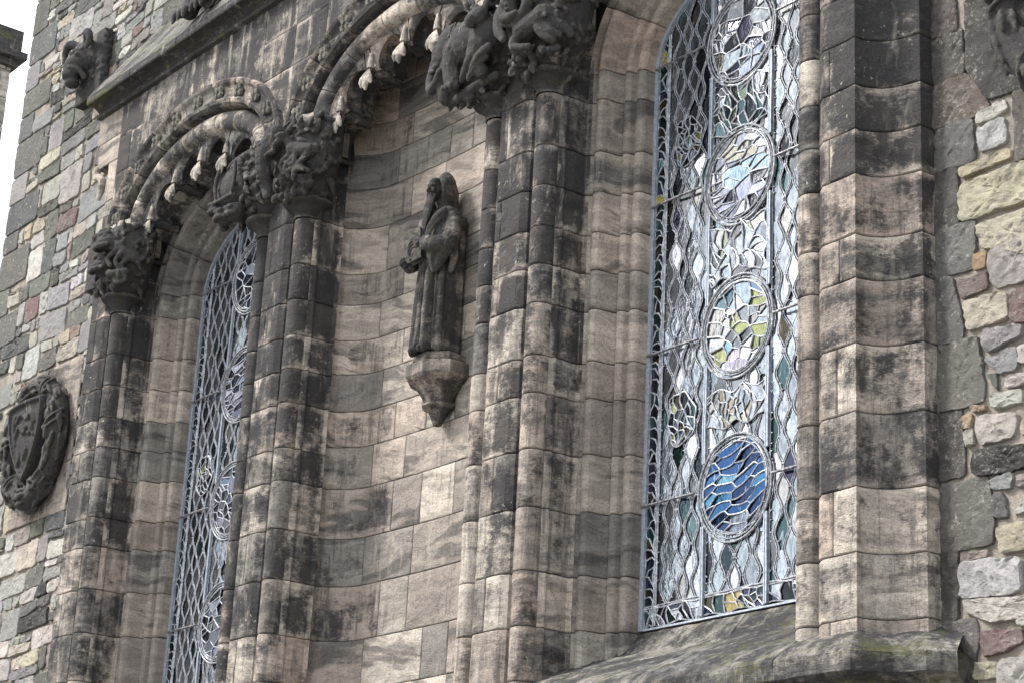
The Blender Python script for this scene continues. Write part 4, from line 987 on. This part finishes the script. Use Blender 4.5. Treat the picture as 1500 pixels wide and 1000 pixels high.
# left pier, right shaft: elephant head, crouching animal, star-shaped leaf
S=Sculpt(); core(S,-.44,.54,-.36); elephant_head(S,(-.12,-.30,.80),1.05)
quad(S,(.20,-.36,.66),(.12,-.42,.80),(.40,-.27,.62),[[(.20,-.38,.60),(.10,-.44,.50),(.14,-.42,.38)],[(.28,-.36,.58),(.18,-.43,.44),(.22,-.40,.33)],[(.42,-.28,.60),(.36,-.36,.45),(.44,-.30,.36)]],.085)
S.ell((.10,-.45,.82),(.07,.08,.05)); S.tube([(.12,-.45,.80),(.06,-.50,.74),(.02,-.50,.70)],[.04,.03,.02])
for a in (95,150,205,330,25,270): S.leaf((.30,-.37,.43),(.30+.17*math.cos(R_(a)),-.40+.05*math.cos(R_(a)),.43+.17*math.sin(R_(a))),.035)
leaves(S,26,lambda q:(q.uniform(.0,.5),q.uniform(-.40,-.18),q.uniform(.80,1.0)),4); lump(S,16,((-.22,.42),(-.30,-.22),(.2,.36)),.04,.07,5)
capital(2,1,S,"carved capital with a frontal elephant head, trunk hanging down")
# left pier, left shaft: burdened beast with a saddle cloth
S=Sculpt(); core(S,-.70,.50,-.37)
S.ell((-.30,-.26,.62),(.36,.20,.27)); S.ell((-.62,-.18,.66),(.16,.16,.20)); S.ell((-.56,-.25,.78),(.11,.10,.10))
S.loft([[(-.27+.17*math.copysign(abs(math.cos(t))**.8,math.cos(t))*k,-.47+y,.64+.19*math.copysign(abs(math.sin(t))**.7,math.sin(t))*k) for t in np.linspace(0,2*math.pi,25)[:-1]] for k,y in ((1,.12),(1,.07),(.93,.055),(.86,.06))])
S.tube([(-.44,-.46,.84),(-.46,-.48,.64),(-.42,-.47,.45)],.022); S.tube([(-.10,-.46,.84),(-.08,-.46,.64),(-.12,-.46,.45)],.022); S.tube([(-.44,-.47,.44),(-.27,-.50,.42),(-.10,-.47,.44)],.024)
for x,z in ((-.38,.30),(-.16,.28),(-.52,.42)):
    S.ell((x,-.36,z),(.13,.12,.11)); S.ell((x-.03,-.46,z+.03),(.045,.035,.03)); S.ell((x+.05,-.46,z+.03),(.04,.035,.03)); S.tube([(x-.09,-.42,z-.05),(x,-.48,z-.06),(x+.09,-.42,z-.04)],.03)
S.tube([(-.60,-.2,.5),(-.58,-.28,.36),(-.5,-.3,.22)],[.1,.075,.06]); leaves(S,22,lambda q:(q.uniform(-.1,.2),q.uniform(-.40,-.30),q.uniform(.4,.95)),6); leaves(S,12,lambda q:(q.uniform(-.66,-.2),q.uniform(-.3,-.2),q.uniform(.82,.95)),16)
capital(2,-1,S,"carved capital with a laden beast under a plain saddle cloth")
# leftmost pier: two stacked beast heads and a paw
S=Sculpt(); core(S,-.32,.58,-.38); S.box((-.20,-.25,.62),(.13,.13,.34)); S.ell((-.22,-.32,.98),(.10,.09,.07)); S.ell((-.04,-.34,.99),(.10,.08,.07))
for cx,cz,r in ((.16,.80,.17),(.10,.52,.16)):
    S.ell((cx,-.33,cz),(r*1.25,r,r*.9)); S.ell((cx+.02,-.46,cz-.05),(r*.6,r*.5,r*.42)); S.tube([(cx-.10,-.46,cz-.09),(cx+.02,-.54,cz-.11),(cx+.14,-.46,cz-.08)],.032)
    for q in (-1,1): S.ell((cx+q*.075,-.46,cz+.05),(.04,.03,.026)); S.ell((cx+q*r,-.33,cz+.11),(.055,.04,.06)); S.tube([(cx+q*.02,-.48,cz+.09),(cx+q*.13,-.44,cz+.10)],.025)
quad(S,(.36,-.30,.72),(.28,-.40,.84),(.50,-.16,.58),[[(.36,-.34,.66),(.30,-.42,.54),(.36,-.40,.44)],[(.48,-.22,.58),(.44,-.30,.44),(.50,-.24,.36)],[(.42,-.30,.62),(.40,-.36,.50),(.44,-.32,.40)]],.085); S.tube([(.30,-.38,.36),(.38,-.36,.34),(.50,-.26,.36)],.05)
leaves(S,30,lambda q:(q.uniform(-.25,.5),q.uniform(-.34,-.22),q.uniform(.22,.40)),7); S.tube([(.46,-.30,.32),(.40,-.34,.27),(.45,-.32,.22),(.52,-.26,.26),(.50,-.28,.32)],.03)
leaves(S,14,lambda q:(q.uniform(-.1,.5),q.uniform(-.34,-.24),q.uniform(.84,.98)),8)
capital(3,1,S,"nearly black carved capital with two stacked beast heads")
# right pier, left shaft: elephant walking to the left
S=Sculpt(); core(S,-.68,.62,-.36,z1=1.0); n0=S.mb.n; i0=len(S.mb.v)
S.ell((-.12,-.30,.66),(.34,.22,.23)); S.ell((.08,-.30,.62),(.22,.20,.22)); S.ell((-.40,-.30,.72),(.18,.20,.22)); S.ell((-.55,-.30,.68),(.15,.15,.19)); S.ell((-.53,-.30,.83),(.10,.11,.09))
S.ell((-.43,-.43,.71),(.085,.045,.17),(0,10,20)); S.ell((-.47,-.45,.67),(.05,.03,.10)); S.ell((-.62,-.39,.74),(.035,.03,.025)); S.tube([(-.66,-.36,.78),(-.58,-.42,.79)],.022)
S.tube([(-.64,-.33,.60),(-.68,-.36,.44),(-.62,-.40,.34),(-.52,-.43,.36),(-.44,-.45,.44)],[.085,.065,.05,.045,.04]); S.tube([(-.58,-.40,.55),(-.55,-.47,.47),(-.50,-.49,.46)],[.04,.03,.015])
S.tube([(-.30,-.40,.60),(-.31,-.43,.42),(-.27,-.42,.26)],[.12,.08,.075]); S.tube([(-.42,-.34,.52),(-.48,-.36,.36),(-.46,-.34,.22)],[.11,.08,.075]); S.tube([(.10,-.40,.52),(.04,-.42,.38),(.12,-.40,.26)],[.13,.085,.07]); 
for x in (-.34,-.29,-.24): S.ell((x,-.48,.23),(.024,.022,.03))
S.tube([(-.50,-.26,.20),(-.3,-.30,.18),(-.05,-.31,.20),(.2,-.29,.22)],[.04,.05,.05,.04])
for i in range(7): S.tube([(-.30+.05*i,-.44-.01*math.sin(i),.86-.006*i*i),(-.28+.05*i,-.50,.72)],.012,6)
# saddle drape and small beast's head at its rump
S.tube([(.16,-.42,.50),(.06,-.48,.40),(-.02,-.47,.30),(-.10,-.44,.24)],[.05,.045,.04,.03]); S.tube([(.24,-.42,.44),(.14,-.47,.36),(.06,-.46,.26)],[.045,.04,.03]); S.tube([(.20,-.42,.36),(.10,-.46,.28),(.0,-.44,.22)],.03)
S.ell((.14,-.47,.76),(.09,.09,.10)); S.ell((.11,-.55,.70),(.055,.06,.07)); S.ell((.20,-.45,.86),(.04,.03,.06)); S.ell((.07,-.46,.86),(.035,.03,.055)); S.tube([(.10,-.55,.77),(.16,-.54,.77)],.02)
leaves(S,16,lambda q:(q.uniform(-.15,.3),q.uniform(-.40,-.30),q.uniform(.84,.98)),10); leaves(S,14,lambda q:(q.uniform(-.5,.1),q.uniform(-.30,-.24),q.uniform(.12,.24)),11)
for i in range(i0,len(S.mb.v)): S.mb.v[i]=S.mb.v[i]*np.array([1.08,1.0,1.08])+np.array([.10,-.02,.04])
capital(1,-1,S,"carved capital with an elephant walking, its trunk curled under")
# right pier, right shaft: coiled serpent, elephant brow and a running boar
S=Sculpt(); core(S,-.48,.58,-.40,z1=1.35); S.box((.12,-.1,1.1),(.36,.25,.3))
elephant_head(S,(.02,-.34,1.12),.95)
for q in (-1,1): S.ell((.02+q*.26,-.36,1.14),(.15,.05,.18),(0,0,q*-20))
c=[(.06+.17*math.cos(a)*(1-.03*a),-.50-.01*a,.72+.13*math.sin(a)*(1-.03*a)) for a in np.linspace(-3.6,5.2,22)]; S.tube(c,[.03]+[.055]*19+[.05,.03])
S.tube([(.26,-.42,.92),(.30,-.44,1.04),(.40,-.38,1.10),(.50,-.30,1.02),(.52,-.26,.88),(.46,-.32,.78)],[.06,.07,.07,.06,.055,.04]); S.ell((.36,-.40,.93),(.07,.06,.06))
S.tube([(-.24,-.34,1.0),(-.27,-.42,.78),(-.20,-.48,.58),(-.10,-.50,.46)],[.07,.075,.06,.04])
quad(S,(.34,-.38,.56),(.46,-.30,.46),(.10,-.42,.50),[[(.36,-.40,.52),(.44,-.38,.38),(.50,-.32,.34)],[(.30,-.42,.50),(.38,-.42,.36),(.46,-.36,.28)],[(.08,-.44,.46),(.02,-.48,.36),(.12,-.47,.30),(.22,-.45,.28)]],.12)
S.tube([(.46,-.31,.46),(.53,-.25,.40),(.55,-.23,.36)],[.07,.05,.04]); S.ell((.47,-.34,.55),(.03,.03,.06)); S.tube([(.50,-.34,.42),(.54,-.33,.47)],[.018,.008])
lump(S,16,((-.25,.45),(-.36,-.26),(.2,.34)),.035,.06,14); leaves(S,26,lambda q:(q.uniform(-.25,.5),q.uniform(-.46,-.30),q.uniform(.3,1.15)),12,l=(.08,.14),w=(.02,.035))
capital(1,1,S,"tall carved capital with a coiled serpent and a running boar")
# right-hand pier, left shaft: out of the top of the picture, plain leafy capital
S=Sculpt(); core(S,-.50,.28,-.28); leaves(S,60,lambda q:(q.uniform(-.5,.25),q.uniform(-.36,-.26),q.uniform(.2,.95)),13)
capital(0,-1,S,"leafy carved capital")
# ------------------------------------------------------------------ corbel and hooded statue
SX,SY,SZ=-3.00,-.27,3.12; SSC=(.73,.76,1.0)
mb=MB(); rings=[]
for r,z in ((.30,.02),(.36,.0),(.375,-.06),(.365,-.08),(.44,-.10),(.455,-.125),(.455,-.225),(.43,-.26),(.33,-.30),(.255,-.37),(.215,-.44),(.20,-.475),(.215,-.485),(.225,-.505),(.20,-.525),(.15,-.545),(.115,-.59),(.075,-.66),(.055,-.69),(.01,-.695)):
    rings.append([(SX+.75*r*math.cos(R_(a+22.5))/math.cos(R_(22.5)),-.17+r*.70*math.sin(R_(a+22.5))/math.cos(R_(22.5)),SZ+z) for a in range(0,360,45)])
P=np.array(rings); P=P+(vnoise(P,7,1)*.006)[...,None]
# densify along facets
Q=[]
for i in range(8):
    for t in np.linspace(0,1,7)[:-1]: Q.append(P[:,i]*(1-t)+P[:,(i+1)%8]*t)
Q=np.array(Q); mb.grid(Q,(.45,.5,0,.22),flip=True,wu=True); mb.f.append(tuple(i*len(rings) for i in range(len(Q))))
co=mb.build("corbel",M_STAT,sharp=24); tag(co,"eight-sided tapering corbel carrying the hooded statue","corbel")
st=empty("statue",(SX,SY,SZ),"dark hooded and bearded stone figure holding a book in the recess","statue")
S=Sculpt(); R=[]
for z in np.linspace(.02,1.52,46):
    w=np.interp(z,[0,.3,.9,1.15,1.35,1.52],[.275,.265,.265,.30,.315,.27]); d=np.interp(z,[0,.5,1.0,1.3,1.52],[.235,.215,.215,.21,.16])
    amp=1.35*np.interp(z,[0,.2,.9,1.1,1.25],[.055,.050,.042,.020,.0])
    ring=[]
    for t in np.linspace(0,2*math.pi,121)[:-1]:
        fr=max(0,-math.sin(t))**.35 if math.sin(t)<0 else 0
        u=math.cos(t)*5.0+.25*math.sin(z*2.2); fold=(abs(((u)%1)-.5)*2)**.8*2-1
        r_=1+ (amp*(fold*1.25)*fr + amp*.35*math.sin(7*t+z))/.25
        ring.append((w*math.copysign(abs(math.cos(t))**.82,math.cos(t))*(r_*.3+.7),d*math.copysign(abs(math.sin(t))**.82,math.sin(t))*r_,z))
    R.append(ring)
S.loft(R)
S.ell((.0,.02,1.44),(.325,.19,.19)); S.box((.14,.13,.75),(.14,.10,.74)); S.box((-.1,.14,.75),(.16,.08,.74))
# heavy front fold and side mantle edge
S.tube([(.11,-.20,1.02),(.12,-.23,.6),(.125,-.25,.06)],[.045,.055,.065]); S.tube([(-.02,-.22,1.0),(-.03,-.235,.5),(-.035,-.25,.05)],[.035,.045,.05]); S.tube([(-.16,-.18,1.0),(-.19,-.20,.5),(-.20,-.21,.05)],[.035,.045,.055]); S.tube([(.235,-.10,1.1),(.25,-.11,.6),(.255,-.12,.05)],[.04,.05,.055])
# hood: arcs over the head from back to front, open at the face
for q_ in np.linspace(0,1,15):
    yy=.13-.20*q_; hw_=float(np.interp(q_,[0,.4,.8,1],[.095,.138,.142,.132])); top=float(np.interp(q_,[0,.25,.5,.8,1],[1.88,1.955,1.975,1.945,1.905])); r_=float(np.interp(q_,[0,.5,.95,1],[.06,.048,.036,.034]))
    S.tube([(-.03-hw_*.95,yy+.05,1.50),(-.03-hw_,yy+.01,1.64),(-.03-hw_*.98,yy,1.78),(-.03-hw_*.66,yy,top-.045),(-.03,yy-.005,top),(-.03+hw_*.66,yy,top-.045),(-.03+hw_*.98,yy,1.78),(-.03+hw_,yy+.01,1.64),(-.03+hw_*.95,yy+.05,1.50)],r_,10)
S.ell((-.03,.02,1.76),(.13,.12,.19))
# cape across the shoulders, crossing down the front
for k_,r_ in ((0,.05),(1,.038)): S.tube([(.30,.06,1.50-.05*k_),(.24,-.12,1.50-.06*k_),(.12,-.21,1.40-.07*k_),(.02,-.235,1.28-.08*k_)],[r_*.8,r_,r_,r_*.7]); S.tube([(-.32,.06,1.50-.05*k_),(-.27,-.12,1.49-.06*k_),(-.16,-.21,1.40-.07*k_),(-.06,-.235,1.28-.08*k_)],[r_*.8,r_,r_,r_*.7])
for x in (.07,.11,.15,-.10,-.14): S.tube([(x,-.20,1.34),(x*.8,-.235,1.15),(x*.7,-.235,1.0)],[.018,.02,.016],8)
# arms in wide sleeves
S.tube([(.27,.0,1.42),(.345,-.04,1.25),(.345,-.14,1.10)],[.115,.12,.125]); S.tube([(.345,-.14,1.10),(.26,-.27,1.09),(.15,-.35,1.12)],[.12,.105,.085])
S.tube([(.34,-.13,1.08),(.30,-.20,.94),(.265,-.24,.83)],[.09,.075,.035]); S.tube([(.22,-.29,1.04),(.235,-.28,.93),(.25,-.26,.82)],[.06,.05,.03]); S.tube([(.38,-.06,1.15),(.37,-.02,.98),(.34,-.04,.86)],[.06,.06,.04])
S.tube([(-.27,.0,1.42),(-.335,-.06,1.25),(-.34,-.16,1.06)],[.11,.11,.11]); S.tube([(-.34,-.16,1.06),(-.30,-.27,.98),(-.24,-.34,.95)],[.105,.09,.075])
body=S.build("robe",M_STAT,st,(SX,SY,SZ),sc=SSC,tint=(.35,.30,0,.26),vox=.0105,smooth=1,amp=.004)
# head
S=Sculpt(); hx=-.035
S.ell((hx,-.105,1.80),(.090,.118,.128)); S.ell((hx,-.02,1.80),(.10,.10,.13)); S.ell((hx,-.125,1.86),(.085,.088,.065)); S.ell((hx,-.135,1.715),(.066,.075,.055))
S.tube([(hx-.075,-.185,1.825),(hx-.035,-.213,1.828),(hx,-.207,1.818),(hx+.035,-.213,1.828),(hx+.075,-.185,1.825)],[.012,.017,.013,.017,.012],8)
S.tube([(hx,-.205,1.825),(hx,-.232,1.79),(hx,-.25,1.757)],[.012,.015,.019],10); S.ell((hx-.019,-.228,1.752),(.013,.016,.011)); S.ell((hx+.019,-.228,1.752),(.013,.016,.011))
for q in (-1,1): S.ell((hx+q*.052,-.178,1.765),(.030,.032,.032)); S.ell((hx+q*.036,-.187,1.803),(.018,.014,.011)); S.ell((hx+q*.09,-.10,1.79),(.014,.025,.034))
S.tube([(hx-.036,-.205,1.722),(hx,-.218,1.727),(hx+.036,-.205,1.722)],[.009,.012,.009],8); S.tube([(hx-.028,-.203,1.704),(hx,-.214,1.702),(hx+.028,-.203,1.704)],[.009,.011,.009],8)
hd=S.build("head",M_STAT,st,(SX,SY,SZ),sc=SSC,tint=(.25,.2,0,.50),vox=.0065,smooth=1,amp=.0015)
S=Sculpt(); q=random.Random(4)
for i in range(15):
    u=(i-7)/7; S.tube([(hx+.072*u,-.165-.04*(1-u*u),1.715),(hx+.070*u,-.205-.04*(1-u*u),1.60),(hx+.055*u+q.uniform(-.01,.01),-.235-.03*(1-u*u),1.46),(hx+.03*u+.02,-.262,1.30+.10*abs(u)+q.uniform(0,.05))],[.017,.022,.018,.007],8)
for q_ in (-1,1): S.tube([(hx+.005*q_,-.223,1.738),(hx+.04*q_,-.218,1.722),(hx+.062*q_,-.20,1.67)],[.011,.014,.009],8)
S.tube([(hx,-.16,1.70),(hx,-.20,1.55),(hx+.02,-.235,1.34)],[.055,.055,.02])
S.build("beard",M_STAT,hd,(SX,SY,SZ),sc=SSC,tint=(.5,.15,0,.36),vox=.0065,smooth=1,amp=.002)
# book held upright against the chest
b=MB(); rot=np.array(Euler((R_(-10),R_(-14),R_(24))).to_matrix()); 
def bbox(mb,c,h,tint):
    v=np.array([(x,y,z) for x in (-1,1) for y in (-1,1) for z in (-1,1)],float)*np.array(h)+np.array(c)
    v=(v@rot.T+np.array([-.155,-.325,1.14]))*np.array(SSC)+np.array([SX,SY,SZ]); mb.add(v,[(0,1,3,2),(4,6,7,5),(0,4,5,1),(2,3,7,6),(0,2,6,4),(1,5,7,3)],tint)
bbox(b,(0,-.036,0),(.135,.009,.19),(.2,.1,0,.46)); bbox(b,(0,.036,0),(.135,.009,.19),(.2,.1,0,.46)); bbox(b,(-.008,0,0),(.120,.028,.180),(.4,.1,0,.40)); bbox(b,(.130,0,0),(.007,.043,.188),(.2,.1,0,.46))
bo=b.build("book",M_STAT,st,smooth=False); md=bo.modifiers.new("b",'BEVEL'); md.width=.005; md.segments=2
# hands
def hand(name,wrist,palm,fingers,thumb):
    S=Sculpt(); S.tube([wrist,palm[0],palm[1]],[.036,.040,.042]); 
    a,bb=np.array(palm[1]),np.array(palm[2])
    S.tube([palm[0],palm[2]],[.036,.034])
    for f in fingers: S.tube(f,[.0155,.0145,.0135,.0115][:len(f)],8)
    S.tube(thumb,[.020,.017,.013],8)
    S.build(name,M_STAT,st,(SX,SY,SZ),sc=SSC,tint=(.4,.25,0,.38),vox=.0055,smooth=1,amp=.001)
hand("hand",(.15,-.35,1.13),[(.08,-.395,1.145),(.03,-.415,1.165),(.045,-.425,1.10)],
  [[(.02,-.43,1.185),(-.035,-.448,1.175),(-.075,-.452,1.135),(-.095,-.45,1.095)],[(.015,-.435,1.155),(-.04,-.458,1.14),(-.078,-.465,1.09),(-.088,-.46,1.045)],[(.022,-.437,1.125),(-.028,-.462,1.10),(-.062,-.468,1.05),(-.068,-.462,1.01)],[(.034,-.435,1.095),(-.008,-.458,1.065),(-.035,-.462,1.025),(-.04,-.455,.995)]],[(.06,-.40,1.185),(.015,-.415,1.225),(-.03,-.425,1.245)])
hand("hand",(-.24,-.34,.95),[(-.22,-.385,.945),(-.20,-.41,.94),(-.25,-.40,.935)],
  [[(-.185,-.42,.945),(-.165,-.455,.955),(-.165,-.47,.99)],[(-.21,-.425,.94),(-.195,-.465,.945),(-.195,-.482,.985)],[(-.235,-.42,.935),(-.225,-.462,.94),(-.227,-.48,.975)],[(-.26,-.41,.935),(-.258,-.447,.94),(-.26,-.463,.968)]],[(-.19,-.37,.965),(-.15,-.38,.975),(-.12,-.395,.985)])
S=Sculpt()
for x in (-.10,.09): S.tube([(x,-.12,.05),(x,-.24,.045),(x,-.30,.03)],[.05,.055,.04])
S.build("feet",M_STAT,st,(SX,SY,SZ),sc=SSC,tint=(.3,.2,0,.5),vox=.009,amp=.002)
# ------------------------------------------------------------------ shields in wreaths
def wreath(loc,label,slab):
    x,z=loc; y=YW
    root=empty("shield_wreath",(x,y,z),label,"carved shield","carved shields in wreaths")
    S=Sculpt(); rx,rz=.63,.74
    cp=[(rx*math.cos(a),-.14,rz*math.sin(a)) for a in np.linspace(0,2*math.pi,61)]
    S.tube(cp,.145,14); q=random.Random(int(abs(x)*10))
    for i in range(120):
        a=q.uniform(0,2*math.pi); p=q.uniform(-1.9,1.9)     # around the tube, front half
        sgn=1 if math.cos(a)>0 else -1; dr=.155*math.sin(p); dy=-.14-.155*math.cos(p)
        c=np.array([(rx+dr)*math.cos(a),dy,(rz+dr)*math.sin(a)]); tg=np.array([-rx*math.sin(a),0,rz*math.cos(a)])*-sgn; tg=tg/np.linalg.norm(tg); o=np.array([math.cos(a)*math.sin(p),-math.cos(p),math.sin(a)*math.sin(p)])
        S.leaf(c-tg*.09,c+tg*.11+o*.02,.034)
    for a in (.15,1.0,2.1,3.05,4.0,5.3):
        for w in (-.06,.06): S.tube([((rx+.17*math.sin(t))*math.cos(a+w+t*.10),-.14-.175*math.cos(t),(rz+.17*math.sin(t))*math.sin(a+w+t*.10)) for t in np.linspace(-1.5,1.5,8)],.018,8)
        for _ in range(3): S.ell((rx*math.cos(a)+q.uniform(-.1,.1),-.31,rz*math.sin(a)+q.uniform(-.1,.1)),(.028,.028,.028))
    S.build("wreath",M_CARV,root,(x,y,z),(.5,.2,0,.30),vox=.013,smooth=1,amp=.003)
    # shield
    S=Sculpt(); out=[]
    for t in np.linspace(-1,1,13): out.append((.47*t,.50+.03*(1-t*t)))
    for u in np.linspace(0,1,14)[1:]: out.append((.47*(1-u**2.2)+.0,.50-1.02*u))
    for u in np.linspace(1,0,14)[1:-1]: out.append((-.47*(1-u**2.2),.50-1.02*u))
    out=out[::-1]
    tilt=lambda px,py,pz:(px,py-.10-.08*pz,pz)
    S.loft([[tilt(px*k,yy,pz*k) for px,pz in out] for k,yy in ((.9,.0),(1.05,.0),(1.05,-.20),(1.0,-.24),(.94,-.235),(.92,-.20))])
    for p in ([(-.25,.30),(-.1,.38),(.05,.30),(.18,.34),(.27,.22)],[(-.28,.1),(-.15,.22),(-.02,.12),(.1,.2),(.25,.05)],[(-.2,-.05),(-.12,-.2),(-.18,-.32),(-.08,-.4)],[(.0,.02),(.08,-.12),(.0,-.25),(.08,-.36)],[(.2,0),(.26,-.12),(.18,-.24)],[(-.3,.38),(-.32,.2),(-.27,.0)],[(-.15,-.42),(.0,-.45),(.15,-.36)],[(.1,.1),(.2,.12),(.22,.3)]):
        S.tube([tilt(a,-.205,b) for a,b in p],[.028]+[.036]*(len(p)-2)+[.022],8)
    S.build("shield",M_CARV,root,(x,y,z),(.3,.1,0,.38),vox=.013,smooth=1,amp=.003)
    if slab:
        m=MB(); xa,xb,za,zb=SLAB; mx_=(xa+xb)/2+.05
        for a,b,c,d in ((xa,mx_,za,z-.2),(mx_,xb,za,z-.35),(xa,mx_-.2,z-.2,zb),(mx_-.2,xb,z-.35,zb)):
            p=Prof([(a,YW-.03),(b,YW-.03)]); block(m,p.vert(),0,p.len,c,d,.06,.06,(.4,.4,0,.40),e=(.006,.016),amp=.01)
        m.build("backing_slab",M_ASH,root)
wreath(WR,"carved shield in a leafy wreath on the rubble wall, left of the leftmost pier",True)
wreath((5.22,3.87),"carved wreath cut by the upper right edge, on the dark stones of the right wall",False)
# ------------------------------------------------------------------ beast's head on the left wall
bh=empty("beast_head",(-11.3,YW,9.2),"black carved horned beast's head projecting from the rubble wall","carving")
S=Sculpt(); S.box((.10,-.06,.02),(.34,.10,.50)); S.ell((.02,-.18,.16),(.29,.20,.27)); S.ell((-.02,-.30,.02),(.20,.17,.17)); S.ell((-.03,-.36,-.12),(.15,.12,.10)); S.ell((-.02,-.33,-.24),(.13,.10,.07))
for q_ in (-1,1): S.tube([(.02+q_*.12,-.24,.36),(.02+q_*.27,-.34,.42),(.02+q_*.36,-.34,.30),(.02+q_*.33,-.36,.16)],[.07,.065,.05,.025]); S.ell((-.01+q_*.11,-.37,.14),(.05,.04,.04)); S.tube([(-.01+q_*.04,-.38,.21),(-.01+q_*.18,-.33,.22)],.035); S.tube([(q_*.05,-.43,-.06),(q_*.16,-.34,-.10),(q_*.20,-.26,-.2)],.04)
for i in range(40): z_=rs.uniform(-.45,.5); S.leaf((.44,rs.uniform(-.14,.0),z_),(.45,rs.uniform(-.15,.0),z_+rs.uniform(-.12,.12)),.035)
for i in range(46): a=rs.uniform(0,6.28); k_=rs.uniform(.6,1.05); S.leaf((.06+.28*k_*math.cos(a),-.16,.02+.40*k_*math.sin(a)),(.06+.38*k_*math.cos(a+.25),-.14,.02+.52*k_*math.sin(a+.2)),.04)
S.build("head_carving",M_CARV,bh,(-11.3,YW,9.2),(.3,.1,0,.62),vox=.017,smooth=1,amp=.006)
# clawed feet on the string course
cb=empty("claw_carving",(-7.22,-.80,8.38),"dark carved clawed beast standing on the mossy string course, cut by the top edge","carving")
S=Sculpt(); S.ell((0,-.02,.72),(.40,.26,.55)); S.box((0,.2,.6),(.36,.3,.6))
for q_ in (-1,1):
    S.tube([(q_*.20,-.18,.55),(q_*.22,-.26,.25),(q_*.21,-.32,.02)],[.16,.115,.10])
    for d in (-.09,0,.09): S.tube([(q_*.21+d*.6,-.34,.02),(q_*.21+d*1.2,-.44,-.02),(q_*.21+d*1.4,-.47,-.13)],[.055,.05,.02])
    for i in range(9): S.leaf((q_*.2+rs.uniform(-.13,.13),-.28,.62-.03*i),(q_*.2+rs.uniform(-.15,.15),-.36,.45-.03*i),.032)
S.tube([(0,-.2,.6),(.03,-.30,.3),(.0,-.36,.08),(.06,-.4,-.06)],[.08,.06,.05,.03])
S.build("beast_feet",M_CARV,cb,(-7.22,-.80,8.38),(.4,.1,0,.48),vox=.016,smooth=1,amp=.005)
# ------------------------------------------------------------------ neighbouring building, far left
nb=empty("stone_building",(-24.5,1,GZ),"grey stone building edge beyond a strip of sky at the far left","building")
m=MB(); xf=-22.6; rr=random.Random(31); p=Prof([(xf-4,-4),(xf,-4),(xf,2.85),(xf-4,2.85)]); z=GZ
while z<14.6:
    h=rr.uniform(.42,.62) if z>6 else 1.2
    js=[0]; x=rr.uniform(.6,1.2)
    while x<p.len-.5: js.append(x); x+=rr.uniform(.8,1.5)
    js.append(p.len)
    for a,b in zip(js[:-1],js[1:]): block(m,p.vert(),a,b,z,min(z+h,14.7),.2,.12,stone_tint(.22,pink=.05),keep=p.s,d=.02,e=(.008,.03),amp=.012)
    z+=h
m.build("wall",M_ASH,nb)
m=MB()
for (o_,z0,z1) in ((.10,14.62,14.78),(.22,14.78,14.92),(.12,14.92,15.4)): m.box(xf-4.2,xf+o_,-4.2,2.85+o_,z0,z1-.003,(.4,.0,0,.55))
m.build("cornice",M_MOSS,nb,smooth=False)
